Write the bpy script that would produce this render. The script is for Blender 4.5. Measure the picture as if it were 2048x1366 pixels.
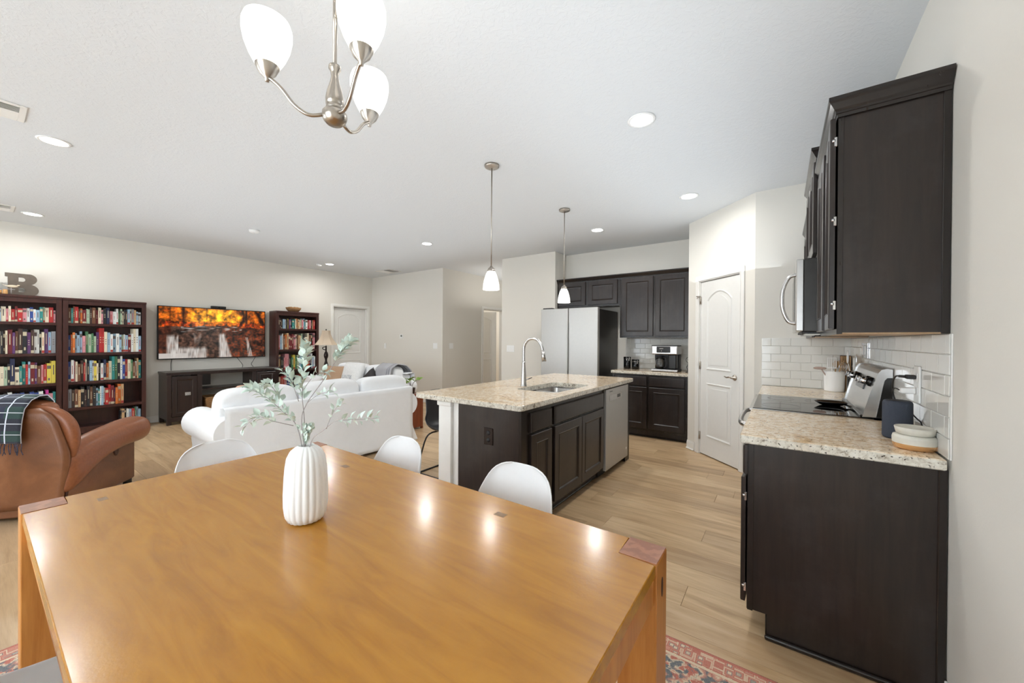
import bpy, bmesh, math, random
from mathutils import Matrix, Vector, noise
R = math.radians
PI = math.pi
random.seed(7)
for o in list(bpy.data.objects): bpy.data.objects.remove(o)
scn = bpy.context.scene
COL = scn.collection

# ------------------------------------------------------------------ camera
cam_d = bpy.data.cameras.new('camera'); cam_d.lens = 762.6/2048*36; cam_d.sensor_width = 36
cam_d.clip_start = 0.02; cam_d.clip_end = 100
cam = bpy.data.objects.new('camera', cam_d); COL.objects.link(cam)
_y, _p, _r = R(35.23), R(-.27), R(-.356)
_f = Vector((-math.sin(_y)*math.cos(_p), math.cos(_y)*math.cos(_p), math.sin(_p)))
_ri = Vector((math.cos(_y), math.sin(_y), 0)); _d = _f.cross(_ri)
_r2 = _ri*math.cos(_r) + _d*math.sin(_r); _d2 = -_ri*math.sin(_r) + _d*math.cos(_r)
cam.matrix_world = Matrix(((_r2.x, -_d2.x, -_f.x, 0), (_r2.y, -_d2.y, -_f.y, 0), (_r2.z, -_d2.z, -_f.z, 1.34), (0, 0, 0, 1)))
scn.camera = cam

# ------------------------------------------------------------------ world, daylight, exposure
scn.view_settings.view_transform = 'Standard'; scn.view_settings.look = 'None'
scn.view_settings.exposure = 0.46; scn.view_settings.gamma = 1.0; scn.view_settings.use_curve_mapping = False
w = bpy.data.worlds.new('world'); scn.world = w; w.use_nodes = True
bg = w.node_tree.nodes['Background']; bg.inputs[0].default_value = (0.80, 0.90, 1.0, 1); bg.inputs[1].default_value = 3.0
H = 2.80        # ceiling height
def area_light(name, loc, rot, sx, sy, power, color=(1, 1, 1), spread=180):
    d = bpy.data.lights.new(name, 'AREA'); d.shape = 'RECTANGLE'; d.size = sx; d.size_y = sy
    d.energy = power; d.color = color; d.spread = R(spread)
    o = bpy.data.objects.new(name, d); COL.objects.link(o); o.location = loc; o.rotation_euler = rot
    return o
# daylight entering through the windows of the wall behind the camera and the living-room side
area_light('patio_daylight', (-1.35, -1.92, 1.15), (R(90), 0, R(180)), 2.2, 2.0, 235, (0.80, 0.90, 1.0))
area_light('living_daylight', (-5.4, -1.92, 1.45), (R(90), 0, R(180)), 3.0, 1.5, 160, (0.82, 0.91, 1.0))
# added fill lights without fixtures, aimed up to brighten the ceilings
area_light('ceiling_fill_living', (-4.3, 2.8, 2.05), (R(180), 0, 0), 5.2, 4.2, 18, (0.82, 0.91, 1.0))
area_light('ceiling_fill_kitchen', (-0.75, 2.9, 2.05), (R(180), 0, 0), 1.5, 4.4, 12.5, (0.82, 0.91, 1.0))
area_light('ceiling_fill_hall', (-4.9, 7.2, 2.0), (R(180), 0, 0), 0.8, 2.4, 7, (1.0, 0.97, 0.93))
area_light('side_room_fill', (-6.8, 7.6, 2.7), (0, 0, 0), 0.8, 0.8, 22, (1.0, 0.97, 0.93))  # added fill light to brighten the side room, no fixture there

# ------------------------------------------------------------------ helpers
def s2l(c):
    c = c/255.0
    return c/12.92 if c <= 0.04045 else ((c+0.055)/1.055)**2.4
def rgb(r, g, b): return (s2l(r), s2l(g), s2l(b), 1)

def bx(bm, lo, hi, bev=0.0, M=None, seg=1, mi=0):
    lo = Vector(lo); hi = Vector(hi)
    c = (lo+hi)/2; s = hi-lo
    n0 = len(bm.faces)
    r = bmesh.ops.create_cube(bm, size=1.0, matrix=Matrix.Translation(c) @ Matrix.Diagonal((s.x, s.y, s.z, 1)))
    vs = r['verts']
    if bev > 0:
        es = list({e for v in vs for e in v.link_edges})
        bev = min(bev, 0.49*min(abs(s.x), abs(s.y), abs(s.z)))
        q = bmesh.ops.bevel(bm, geom=es, offset=bev, segments=seg, affect='EDGES', profile=0.5, clamp_overlap=True)
        vs = list({v for f in q['faces'] for v in f.verts} | {v for v in vs if v.is_valid})
    fs = {f for v in vs for f in v.link_faces}
    for f in fs: f.material_index = mi
    if M is not None:
        bmesh.ops.transform(bm, matrix=M, verts=list({v for f in fs for v in f.verts}))
    return fs
def lathe(bm, prof, seg=24, loc=(0, 0, 0), M=None, cap=True, mi=0, smooth=True, flute=None):
    rings = []
    vsall = []
    for (r, z) in prof:
        ring = []
        for i in range(seg):
            a = 2*PI*i/seg
            rr = r*(1 + (flute(i, z) if flute else 0))
            ring.append(bm.verts.new((rr*math.cos(a), rr*math.sin(a), z)))
        rings.append(ring); vsall += ring
    for k in range(len(rings)-1):
        for i in range(seg):
            j = (i+1) % seg
            f = bm.faces.new((rings[k][i], rings[k][j], rings[k+1][j], rings[k+1][i])); f.material_index = mi; f.smooth = smooth
    if cap:
        if prof[0][0] > 1e-5: f = bm.faces.new(rings[0][::-1]); f.material_index = mi
        if prof[-1][0] > 1e-5: f = bm.faces.new(rings[-1]); f.material_index = mi
    T = Matrix.Translation(loc)
    if M is not None: T = T @ M
    bmesh.ops.transform(bm, matrix=T, verts=vsall)
def catmull(pts, n=6):
    P = [Vector(p) for p in pts]
    if len(P) < 3: return P
    P = [P[0]*2-P[1]] + P + [P[-1]*2-P[-2]]
    out = []
    for i in range(1, len(P)-2):
        for k in range(n):
            t = k/n
            out.append(0.5*((2*P[i]) + (P[i+1]-P[i-1])*t + (2*P[i-1]-5*P[i]+4*P[i+1]-P[i+2])*t*t + (3*P[i]-P[i-1]-3*P[i+1]+P[i+2])*t**3))
    out.append(P[-2]); return out
def tube(bm, pts, r, seg=8, smoothn=0, mi=0, cap=True, flat=1.0):
    P = catmull(pts, smoothn) if smoothn else [Vector(p) for p in pts]
    rr = r if callable(r) else (lambda t: r)
    T0 = (P[1]-P[0]).normalized()
    up = Vector((0, 0, 1)) if abs(T0.z) < 0.9 else Vector((1, 0, 0))
    N = (up - T0*up.dot(T0)).normalized()
    rings = []
    for i, p in enumerate(P):
        T = (P[min(i+1, len(P)-1)]-P[max(i-1, 0)]).normalized()
        N = (N - T*N.dot(T))
        N = N.normalized() if N.length > 1e-6 else T.orthogonal().normalized()
        B = T.cross(N); q = rr(i/(len(P)-1))
        rings.append([bm.verts.new(p + (N*math.cos(2*PI*k/seg)*flat + B*math.sin(2*PI*k/seg))*q) for k in range(seg)])
    for a, b in zip(rings[:-1], rings[1:]):
        for k in range(seg):
            f = bm.faces.new((a[k], a[(k+1) % seg], b[(k+1) % seg], b[k])); f.smooth = True; f.material_index = mi
    if cap:
        f = bm.faces.new(rings[0][::-1]); f.material_index = mi
        f = bm.faces.new(rings[-1]); f.material_index = mi
def prism(bm, outline, d0, d1, M=None, mi=0, smooth=False):
    """outline: (u,v) points in the XZ plane of the local frame, extruded along local Y from d0 to d1"""
    a = [bm.verts.new((u, d0, v)) for u, v in outline]; b = [bm.verts.new((u, d1, v)) for u, v in outline]
    n = len(a)
    fs = [bm.faces.new(a), bm.faces.new(b[::-1])]
    for i in range(n):
        f = bm.faces.new((a[i], b[i], b[(i+1) % n], a[(i+1) % n])); f.smooth = smooth; fs.append(f)
    for f in fs: f.material_index = mi
    if M is not None: bmesh.ops.transform(bm, matrix=M, verts=a+b)
def puff(bm, c, s, n=3.0, res=10, M=None, wob=0.0, seed=0, mi=0, fr=2.2):
    """soft superellipsoid block: centre c, half sizes s"""
    N_ = res+1; key = {}; vs = []
    def gv(p):
        k_ = tuple(round(q*N_) for q in p)
        if k_ not in key: key[k_] = bm.verts.new(p); vs.append(key[k_])
        return key[k_]
    for ax in range(3):
        for sg in (-1, 1):
            for i in range(N_):
                for j in range(N_):
                    def pt(a, b):
                        q = [0, 0, 0]; q[ax] = sg; q[(ax+1) % 3] = -1+2*a/N_; q[(ax+2) % 3] = -1+2*b/N_; return tuple(q)
                    c4 = [gv(pt(i, j)), gv(pt(i+1, j)), gv(pt(i+1, j+1)), gv(pt(i, j+1))]
                    bm.faces.new(c4 if sg > 0 else c4[::-1])
    for v in vs:
        p = v.co.copy()
        k = (abs(p.x)**n + abs(p.y)**n + abs(p.z)**n)**(-1/n)
        p *= k
        p = Vector((p.x*s[0], p.y*s[1], p.z*s[2])) + Vector(c)
        if wob: 
            q3 = noise.noise_vector(p*fr + Vector((seed*3.1, seed*1.7, 0)))
            p += q3*wob
        v.co = p
    for f in {f for v in vs for f in v.link_faces}: f.smooth = True; f.material_index = mi
    if M is not None: bmesh.ops.transform(bm, matrix=M, verts=vs)
def frame(o, u, n=None):
    """local X->u (horizontal), local Y-> outward... returns matrix with X=u, Z=up, Y=-(outward) """
    u = Vector(u).normalized(); z = Vector((0, 0, 1)); y = z.cross(u)
    return Matrix(((u.x, y.x, 0, o[0]), (u.y, y.y, 0, o[1]), (u.z, y.z, 1, o[2]), (0, 0, 0, 1)))

def worldpos(o):
    p = Vector((0, 0, 0))
    while o is not None: p += o.location; o = o.parent
    return p
def obj(name, bm, mat, parent=None, local=False, smooth=None, kind=None, mods=None):
    bmesh.ops.recalc_face_normals(bm, faces=bm.faces[:])
    if parent is not None and not local:
        bmesh.ops.translate(bm, vec=-worldpos(parent), verts=bm.verts[:])
    me = bpy.data.meshes.new(name); bm.to_mesh(me); bm.free()
    for m in (mat if isinstance(mat, (list, tuple)) else [mat]): me.materials.append(m)
    o = bpy.data.objects.new(name, me); COL.objects.link(o)
    if parent is not None: o.parent = parent
    if smooth is not None:
        for p in me.polygons: p.use_smooth = smooth
    if kind: o['kind'] = kind
    return o
def tag(o, label, cat, group=None):
    o['label'] = label; o['category'] = cat
    if group: o['group'] = group
    return o
def thing(name, label, cat, loc=(0, 0, 0), rotz=0, group=None):
    o = bpy.data.objects.new(name, None); o.empty_display_size = 0.05; COL.objects.link(o)
    o.location = loc; o.rotation_euler = (0, 0, rotz)
    return tag(o, label, cat, group)
def dup(root, loc, rotz, label, group=None):
    r = root.copy(); COL.objects.link(r); r.location = loc; r.rotation_euler = (0, 0, rotz)
    r['label'] = label
    if group: r['group'] = group
    for ch in list(root.children):
        c = ch.copy(); COL.objects.link(c); c.parent = r
        for g in ch.children:
            d = g.copy(); COL.objects.link(d); d.parent = c
    return r
def struct(name, bm, m, parent=None, **k):
    o = obj(name, bm, m, parent, **k)
    if parent is None: o['kind'] = 'structure'
    return o
NB = lambda: bmesh.new()

# ------------------------------------------------------------------ materials
class NT:
    def __init__(s, name):
        s.m = bpy.data.materials.new(name); s.m.use_nodes = True
        s.t = s.m.node_tree; s.b = s.t.nodes['Principled BSDF']; s.out = s.t.nodes['Material Output']
    def n(s, typ, **k):
        x = s.t.nodes.new(typ)
        for a, v in k.items():
            if a.startswith('i_'): x.inputs[int(a[2:]) if a[2:].isdigit() else a[2:].replace('_', ' ')].default_value = v
            else: setattr(x, a, v)
        return x
    def l(s, a, b): s.t.links.new(a, b)
    def coord(s, scale=(1, 1, 1), rnd=False, kind='Object'):
        tc = s.n('ShaderNodeTexCoord'); src = tc.outputs[kind]
        if rnd:
            oi = s.n('ShaderNodeObjectInfo'); mu = s.n('ShaderNodeMath', operation='MULTIPLY', i_1=57.0); s.l(oi.outputs['Random'], mu.inputs[0])
            ad = s.n('ShaderNodeVectorMath', operation='ADD'); s.l(src, ad.inputs[0]); s.l(mu.outputs[0], ad.inputs[1]); src = ad.outputs[0]
        mp = s.n('ShaderNodeMapping'); mp.inputs['Scale'].default_value = scale; s.l(src, mp.inputs[0]); return mp.outputs[0]
    def noise(s, vec, scale, detail=3, rough=0.55, dist=0.0):
        x = s.n('ShaderNodeTexNoise'); x.inputs['Scale'].default_value = scale; x.inputs['Detail'].default_value = detail
        x.inputs['Roughness'].default_value = rough; x.inputs['Distortion'].default_value = dist; s.l(vec, x.inputs['Vector']); return x.outputs['Fac']
    def ramp(s, fac, stops, interp='LINEAR'):
        x = s.n('ShaderNodeValToRGB'); cr = x.color_ramp; cr.interpolation = interp
        while len(cr.elements) > 1: cr.elements.remove(cr.elements[-1])
        cr.elements[0].position = stops[0][0]; cr.elements[0].color = stops[0][1]
        for p, c in stops[1:]:
            e = cr.elements.new(p); e.color = c
        s.l(fac, x.inputs[0]); return x.outputs['Color']
    def mix(s, fac, a, b, mode='MIX'):
        x = s.n('ShaderNodeMix', data_type='RGBA', blend_type=mode)
        for i, v in ((0, fac), (6, a), (7, b)):
            if isinstance(v, bpy.types.NodeSocket): s.l(v, x.inputs[i])
            else: x.inputs[i].default_value = v
        return x.outputs[2]
    def bump(s, h, strength=0.2, dist=0.01):
        x = s.n('ShaderNodeBump'); x.inputs['Strength'].default_value = strength; x.inputs['Distance'].default_value = dist
        s.l(h, x.inputs['Height']); s.l(x.outputs[0], s.b.inputs['Normal'])
    def set(s, **k):
        for a, v in k.items():
            a = a.replace('_', ' ')
            if isinstance(v, bpy.types.NodeSocket): s.l(v, s.b.inputs[a])
            else: s.b.inputs[a].default_value = v
        return s
def plain(name, c, rough=0.5, metal=0.0, var=0.06, bump=0.0, scale=30, **k):
    t = NT(name); v = t.coord(rnd=True)
    f = t.noise(v, scale, 3)
    dk = (c[0]*(1-var), c[1]*(1-var), c[2]*(1-var), 1); lt = (min(1, c[0]*(1+var)), min(1, c[1]*(1+var)), min(1, c[2]*(1+var)), 1)
    t.set(Base_Color=t.ramp(f, [(0.3, dk), (0.7, lt)]), Roughness=rough, Metallic=metal, **k)
    if bump: t.bump(f, bump, 0.004)
    return t.m
def emis(name, c, strength, base=(0.9, 0.9, 0.88, 1)):
    t = NT(name); t.set(Base_Color=base, Emission_Color=c, Emission_Strength=strength, Roughness=0.4); return t.m

def wall_mat(name, c, bs=0.12, sc=120):
    t = NT(name); v = t.coord(); f = t.noise(v, sc, 4); g = t.noise(v, 0.7, 2)
    t.set(Base_Color=t.mix(g, (c[0]*0.985, c[1]*0.985, c[2]*0.985, 1), c), Roughness=0.75); t.bump(f, bs, 0.004); return t.m
M_wall = wall_mat('wall_paint_greige', rgb(225, 221, 212))
def ceil_mat():
    t = NT('ceiling_knockdown_texture'); v = t.coord(); a = t.noise(v, 26, 4, 0.6, 1.2)
    h = t.ramp(a, [(0.47, (0, 0, 0, 1)), (0.56, (1, 1, 1, 1))])
    t.set(Base_Color=rgb(221, 224, 226), Roughness=0.85); t.bump(h, 0.22, 0.004); return t.m
M_ceil = ceil_mat()
M_white = plain('white_trim_paint', rgb(236, 234, 229), 0.38, var=0.01)
M_door = plain('white_door_paint', rgb(232, 231, 227), 0.42, var=0.01)
def wood_floor():
    t = NT('oak_plank'); v = t.coord((1.0, 9.0, 9.0), rnd=True); oi = t.n('ShaderNodeObjectInfo')
    a = t.noise(v, 1.7, 5, 0.5, 0.8); b = t.noise(t.coord((0.8, 3.2, 1), rnd=True), 1.3, 3, 0.5, 1.5); c = t.noise(t.coord((4, 90, 90), rnd=True), 3, 3)
    col = t.ramp(a, [(0.28, rgb(180, 155, 124)), (0.42, rgb(208, 184, 150)), (0.55, rgb(224, 201, 168)), (0.75, rgb(232, 212, 182))])
    col = t.mix(t.ramp(b, [(0.30, (0, 0, 0, 1)), (0.75, (0.5, 0.5, 0.5, 1))]), col, rgb(186, 156, 120))
    tint = t.ramp(oi.outputs['Random'], [(0.0, rgb(216, 208, 200)), (0.35, rgb(246, 240, 232)), (0.7, rgb(232, 224, 214)), (1, rgb(252, 248, 242))])
    col = t.mix(1.0, col, tint, 'MULTIPLY'); col = t.mix(0.22, col, t.ramp(c, [(0.3, rgb(120, 92, 68)), (0.6, rgb(220, 196, 168))]), 'SOFT_LIGHT')
    t.set(Base_Color=col, Roughness=0.33); t.bump(c, 0.06, 0.002); return t.m
M_floor = wood_floor()
M_sub = plain('subfloor_dark', rgb(70, 55, 42), 0.9)
def dark_wood(name, c0, c1, rough=0.32, ax=2, dust=True):
    t = NT(name); sc = [14, 14, 14]; sc[ax] = 1.1
    a = t.noise(t.coord(tuple(sc), rnd=True), 2.4, 5, 0.6, 0.5); b = t.noise(t.coord(rnd=True), 4.5, 5, 0.65)
    col = t.ramp(a, [(0.3, c0), (0.7, c1)])
    if dust: col = t.mix(t.ramp(b, [(0.50, (0, 0, 0, 1)), (0.85, (0.2, 0.2, 0.2, 1))]), col, rgb(96, 92, 94))
    t.set(Base_Color=col, Roughness=rough); t.bump(a, 0.05, 0.002); return t.m
M_cab = dark_wood('espresso_cabinet_wood', rgb(27, 21, 19), rgb(44, 34, 29), 0.30)
M_cabtrim = dark_wood('espresso_trim_wood', rgb(26, 21, 19), rgb(38, 31, 27), 0.27, dust=False)
M_case = dark_wood('dark_cherry_bookcase_wood', rgb(52, 26, 22), rgb(72, 38, 32), 0.30, dust=False)
M_stand = dark_wood('black_brown_console_wood', rgb(34, 22, 19), rgb(50, 34, 30), 0.28, dust=False)
def honey():
    t = NT('honey_table_wood'); a = t.noise(t.coord((1.6, 12, 12)), 1.6, 5, 0.6, 1.2); b = t.noise(t.coord(), 2.5, 4)
    col = t.ramp(a, [(0.25, rgb(160, 102, 16)), (0.5, rgb(178, 118, 22)), (0.8, rgb(192, 134, 34))])
    col = t.mix(t.ramp(b, [(0.35, (0, 0, 0, 1)), (0.8, (0.35, 0.35, 0.35, 1))]), col, rgb(198, 140, 36))
    h = t.noise(t.coord(), 130, 3)
    t.set(Base_Color=col, Roughness=0.24, Coat_Weight=0.35, Coat_Roughness=0.15); t.bump(h, 0.10, 0.002); return t.m
M_table = honey()
M_tableleg = dark_wood('honey_table_leg_wood', rgb(170, 104, 42), rgb(202, 138, 68), 0.3, ax=2, dust=False)
def endgrain():
    t = NT('end_grain_leg_top'); w_ = t.n('ShaderNodeTexWave', wave_type='RINGS'); v = t.coord((1, 1, 1)); t.l(v, w_.inputs[0])
    w_.inputs['Scale'].default_value = 9; w_.inputs['Distortion'].default_value = 5; w_.inputs['Detail Scale'].default_value = 3; w_.inputs['Detail'].default_value = 2
    t.set(Base_Color=t.ramp(w_.outputs['Fac'], [(0.2, rgb(142, 86, 58)), (0.8, rgb(164, 106, 74))]), Roughness=0.35); return t.m
M_end = endgrain()
M_peg = plain('grey_brown_plug_wood', rgb(140, 108, 72), 0.4)
def granite():
    t = NT('speckled_granite'); v = t.coord()
    a = t.noise(v, 34, 5, 0.7, 0.6); b = t.noise(v, 95, 3, 0.6); g = t.noise(v, 3.2, 4, 0.6, 1.0)
    vo = t.n('ShaderNodeTexVoronoi'); vo.inputs['Scale'].default_value = 70; t.l(v, vo.inputs[0])
    col = t.ramp(a, [(0.30, rgb(150, 120, 92)), (0.42, rgb(206, 180, 148)), (0.55, rgb(226, 208, 182)), (0.75, rgb(234, 224, 208))])
    gold = t.ramp(g, [(0.56, (0, 0, 0, 1)), (0.72, (0.75, 0.75, 0.75, 1))])
    col = t.mix(gold, col, t.ramp(a, [(0.35, rgb(120, 82, 40)), (0.55, rgb(204, 158, 92)), (0.7, rgb(228, 196, 140))]))
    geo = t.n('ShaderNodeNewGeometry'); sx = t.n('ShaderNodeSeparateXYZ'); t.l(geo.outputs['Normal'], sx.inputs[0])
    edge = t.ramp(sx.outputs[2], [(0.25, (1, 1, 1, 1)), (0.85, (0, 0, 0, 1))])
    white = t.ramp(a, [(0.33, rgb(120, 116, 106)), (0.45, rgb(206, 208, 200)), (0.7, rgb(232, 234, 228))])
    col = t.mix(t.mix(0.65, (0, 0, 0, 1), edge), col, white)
    spk = t.ramp(b, [(0.33, (1, 1, 1, 1)), (0.40, (0, 0, 0, 1))])
    col = t.mix(spk, col, rgb(62, 54, 48))
    t.set(Base_Color=col, Roughness=0.12, Specular_IOR_Level=0.5); return t.m
M_granite = granite()
M_tile = plain('glossy_white_tile', rgb(222, 221, 215), 0.09, var=0.015, bump=0.12, scale=9)
M_grout = plain('pale_grout', rgb(226, 224, 218), 0.8)
M_steel = plain('brushed_stainless', rgb(196, 194, 192), 0.27, 0.95, var=0.03)
M_steelf = plain('fridge_stainless_panel', rgb(180, 178, 174), 0.36, 0.55, var=0.015)
M_steeld = plain('dark_steel', rgb(60, 58, 56), 0.3, 0.6)
M_nickel = plain('brushed_nickel', rgb(178, 170, 160), 0.28, 1.0, var=0.04)
M_chrome = plain('polished_chrome', rgb(220, 220, 222), 0.1, 1.0, var=0.01)
M_black = plain('black_gloss_plastic', rgb(18, 18, 19), 0.18)
M_blackm = plain('black_matte_plastic', rgb(28, 28, 30), 0.5)
M_glassk = plain('black_ceramic_glass', rgb(12, 12, 12), 0.03)
M_wplastic = plain('white_plastic', rgb(240, 240, 238), 0.3, var=0.01)
M_shell = plain('white_moulded_shell', rgb(238, 239, 239), 0.33, var=0.01)
M_shellk = plain('black_leatherette_shell', rgb(30, 30, 34), 0.33, bump=0.1, scale=200)
M_beech = dark_wood('pale_beech_leg', rgb(196, 160, 118), rgb(218, 186, 146), 0.4, dust=False)
M_sofa = NT('white_slipcover_cotton')
_v = M_sofa.coord(); _a = M_sofa.noise(_v, 5, 4, 0.6, 0.8); _b = M_sofa.noise(_v, 400, 2)
M_sofa.set(Base_Color=M_sofa.mix(_a, rgb(234, 236, 238), rgb(244, 245, 246)), Roughness=0.9, Sheen_Weight=0.1)
M_sofa.bump(M_sofa.mix(0.12, _a, _b), 0.35, 0.02); M_sofa = M_sofa.m
def leather():
    t = NT('cognac_leather'); v = t.coord(); a = t.noise(v, 3.5, 4, 0.6, 0.5); b = t.noise(v, 150, 3)
    t.set(Base_Color=t.ramp(a, [(0.3, rgb(98, 58, 34)), (0.55, rgb(122, 76, 46)), (0.75, rgb(142, 94, 62))]), Roughness=0.36, Coat_Weight=0.15, Coat_Roughness=0.3)
    t.bump(t.mix(0.4, a, b), 0.22, 0.01); return t.m
M_leather = leather()
M_leather2 = plain('bright_cognac_leather_piping', rgb(138, 82, 50), 0.34, var=0.12, bump=0.15, scale=60)
M_leatherd = plain('dark_leather_welt', rgb(66, 32, 18), 0.5)
def ceramic():
    return plain('white_matte_ceramic', rgb(240, 240, 238), 0.5, var=0.008)
M_vase = ceramic()
M_leaf = plain('dusty_green_leaf', rgb(202, 216, 205), 0.7, var=0.12, scale=18)
M_stem = plain('grey_brown_stem', rgb(160, 154, 154), 0.7)
M_leafg = plain('fresh_green_leaf', rgb(120, 150, 60), 0.5, var=0.2, scale=30)
M_shade = emis('lit_opal_glass', (1.0, 0.98, 0.93, 1), .42)
M_disc = emis('lit_downlight_lens', (1.0, 0.98, 0.94, 1), 9)
M_linen = plain('cream_linen_shade', rgb(214, 194, 170), 0.8, var=0.04, bump=0.1, scale=200)
M_bronze = plain('dark_bronze', rgb(40, 30, 26), 0.35, 0.5)
M_wicker = NT('woven_wicker'); _v = M_wicker.coord((1, 1, 1)); _w = M_wicker.n('ShaderNodeTexWave'); M_wicker.l(_v, _w.inputs[0]); _w.inputs['Scale'].default_value = 26; _w.bands_direction = 'Z'; _w.inputs['Distortion'].default_value = 4
M_wicker.set(Base_Color=M_wicker.ramp(_w.outputs['Fac'], [(0.2, rgb(110, 74, 42)), (0.8, rgb(196, 150, 98))]), Roughness=0.8); M_wicker.bump(_w.outputs['Fac'], 0.6, 0.01); M_wicker = M_wicker.m
M_brownwood = dark_wood('reddish_brown_side_table_wood', rgb(110, 52, 28), rgb(142, 72, 40), 0.35, dust=False)
def glass_mat(name, c=(1, 1, 1, 1), rough=0.02, alpha=None):
    t = NT(name); t.set(Base_Color=c, Roughness=rough, Transmission_Weight=1.0, IOR=1.45); return t.m
M_glass = glass_mat('clear_glass')

# ------------------------------------------------------------------ room shell
XR = 0.505; XL = -8.05; YB = -2.0; YF = 5.94
def wall_seg(name, p0, p1, inward, openings=(), t=0.12, h=H, mat=None):
    """wall whose room face runs p0->p1; body extends away from 'inward'"""
    p0 = Vector((p0[0], p0[1], 0)); p1 = Vector((p1[0], p1[1], 0)); L = (p1-p0).length; u = (p1-p0).normalized()
    n = Vector((-u.y, u.x, 0)); s = 1 if n.dot(Vector((inward[0], inward[1], 0))) > 0 else -1
    Mx = Matrix(((u.x, n.x, 0, p0.x), (u.y, n.y, 0, p0.y), (0, 0, 1, 0), (0, 0, 0, 1)))
    bm = NB(); a, b = (-t, 0) if s > 0 else (0, t)
    cur = 0.0
    for (s0, s1, z0, z1) in sorted(openings):
        if s0 > cur: bx(bm, (cur, a, 0), (s0, b, h), M=Mx)
        if z0 > 0: bx(bm, (s0, a, 0), (s1, b, z0), M=Mx)
        if z1 < h: bx(bm, (s0, a, z1), (s1, b, h), M=Mx)
        cur = s1
    if cur < L: bx(bm, (cur, a, 0), (L, b, h), M=Mx)
    return struct(name, bm, mat or M_wall)
wall_seg('wall_right', (XR, YB), (XR, 4.52), (-1, 0))
wall_seg('wall_pantry_side', (-0.215, 4.43), (XR, 4.43), (0, -1))
PA = Vector((-0.215, 4.43, 0)); PB = Vector((-0.95, 5.165, 0))
PL = (PB-PA).length
d0, d1 = 0.185, 0.825   # opening along the angled wall, from PA
wall_seg('wall_pantry_angled', PA, PB, (-1, -1), [(d0, d1, 0, 2.05)])
wall_seg('wall_pantry_return', (-0.95, 5.165), (-0.95, YF+.1), (-1, 0), t=0.1)
wall_seg('wall_fridge', (-3.054, YF), (-0.951, YF), (0, -1))
wall_seg('wall_fridge_side', (-3.055, 5.661), (-3.055, YF+.1), (1, 0), t=0.12)
wall_seg('wall_block_front', (-4.15, 5.55), (-3.055, 5.55), (0, -1), t=0.11)
wall_seg('wall_block_side', (-4.15, 5.662), (-4.15, 9.2), (-1, 0))
wall_seg('wall_hall_end', (-5.7, 9.2), (-4.0, 9.2), (0, -1))
wall_seg('wall_hall_left', (-5.66, 5.661), (-5.66, 9.2), (1, 0), [(1.189, 1.969, 0, 2.05)])
wall_seg('wall_living_back', (XL+.001, 5.55), (-5.66, 5.55), (0, -1), t=0.11)
wall_seg('wall_left', (XL, YB), (XL, 5.6), (1, 0), [(6.585, 7.42, 0, 2.05)])
wall_seg('wall_rear', (XL, YB), (XR+.12, YB), (0, 1), [(1.15, 4.15, 0.7, 2.2), (5.6, 7.8, 0.05, 2.15)])
wall_seg('wall_pantry_right', (XR, 4.52), (XR, YF+.12), (-1, 0)); wall_seg('wall_pantry_back', (-.95, YF), (XR, YF), (0, -1))
wall_seg('wall_leak_block_back', (XL-.6, 4.4), (XL-.6, 5.6), (1, 0), t=.05); wall_seg('wall_leak_block_near', (XL-.6, 4.4), (XL-.121, 4.4), (0, 1), t=.05); wall_seg('wall_leak_block_far', (XL-.6, 5.6), (XL-.121, 5.6), (0, -1), t=.05)  # unseen box added behind the left door to stop light leaking in
bm = NB(); bx(bm, (XL-.65, 4.3, H), (XL-.121, 5.7, H+.1)); struct('ceiling_leak_block', bm, M_ceil)  # lid of the added light-blocking box
bm = NB(); bx(bm, (XL-.12, YB-.12, H), (XR+.12, 9.4, H+.1)); struct('ceiling', bm, M_ceil)
# rear windows (behind the camera): frames, mullions and panes
for nm, (a, b, z0, z1), nmul in (('window_1', (XL+1.15, XL+4.15, 0.7, 2.2), 2), ('window_2', (XL+5.6, XL+7.8, 0.05, 2.15), 1)):
    bm = NB()
    for q in ((a, a+.06, z0, z1), (b-.06, b, z0, z1)): bx(bm, (q[0], YB-.1, q[2]), (q[1], YB+.01, q[3]), .004)
    for q in ((z0, z0+.06), (z1-.06, z1)): bx(bm, (a, YB-.1, q[0]), (b, YB+.01, q[1]), .004)
    for k in range(nmul):
        xm = a+(b-a)*(k+1)/(nmul+1); bx(bm, (xm-.03, YB-.08, z0), (xm+.03, YB-.02, z1), .004)
    fr = struct(nm, bm, M_white)
    bm = NB(); bx(bm, (a+.05, YB-.065, z0+.05), (b-.05, YB-.059, z1-.05))
    t = NT(nm+'_pane_glass'); tr = t.n('ShaderNodeBsdfTransparent'); gl = t.n('ShaderNodeBsdfGlossy'); gl.inputs['Roughness'].default_value = 0.02
    mx = t.n('ShaderNodeMixShader', i_0=0.06); t.l(tr.outputs[0], mx.inputs[1]); t.l(gl.outputs[0], mx.inputs[2]); t.l(mx.outputs[0], t.out.inputs[0])
    struct('pane', bm, t.m, fr)
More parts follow.
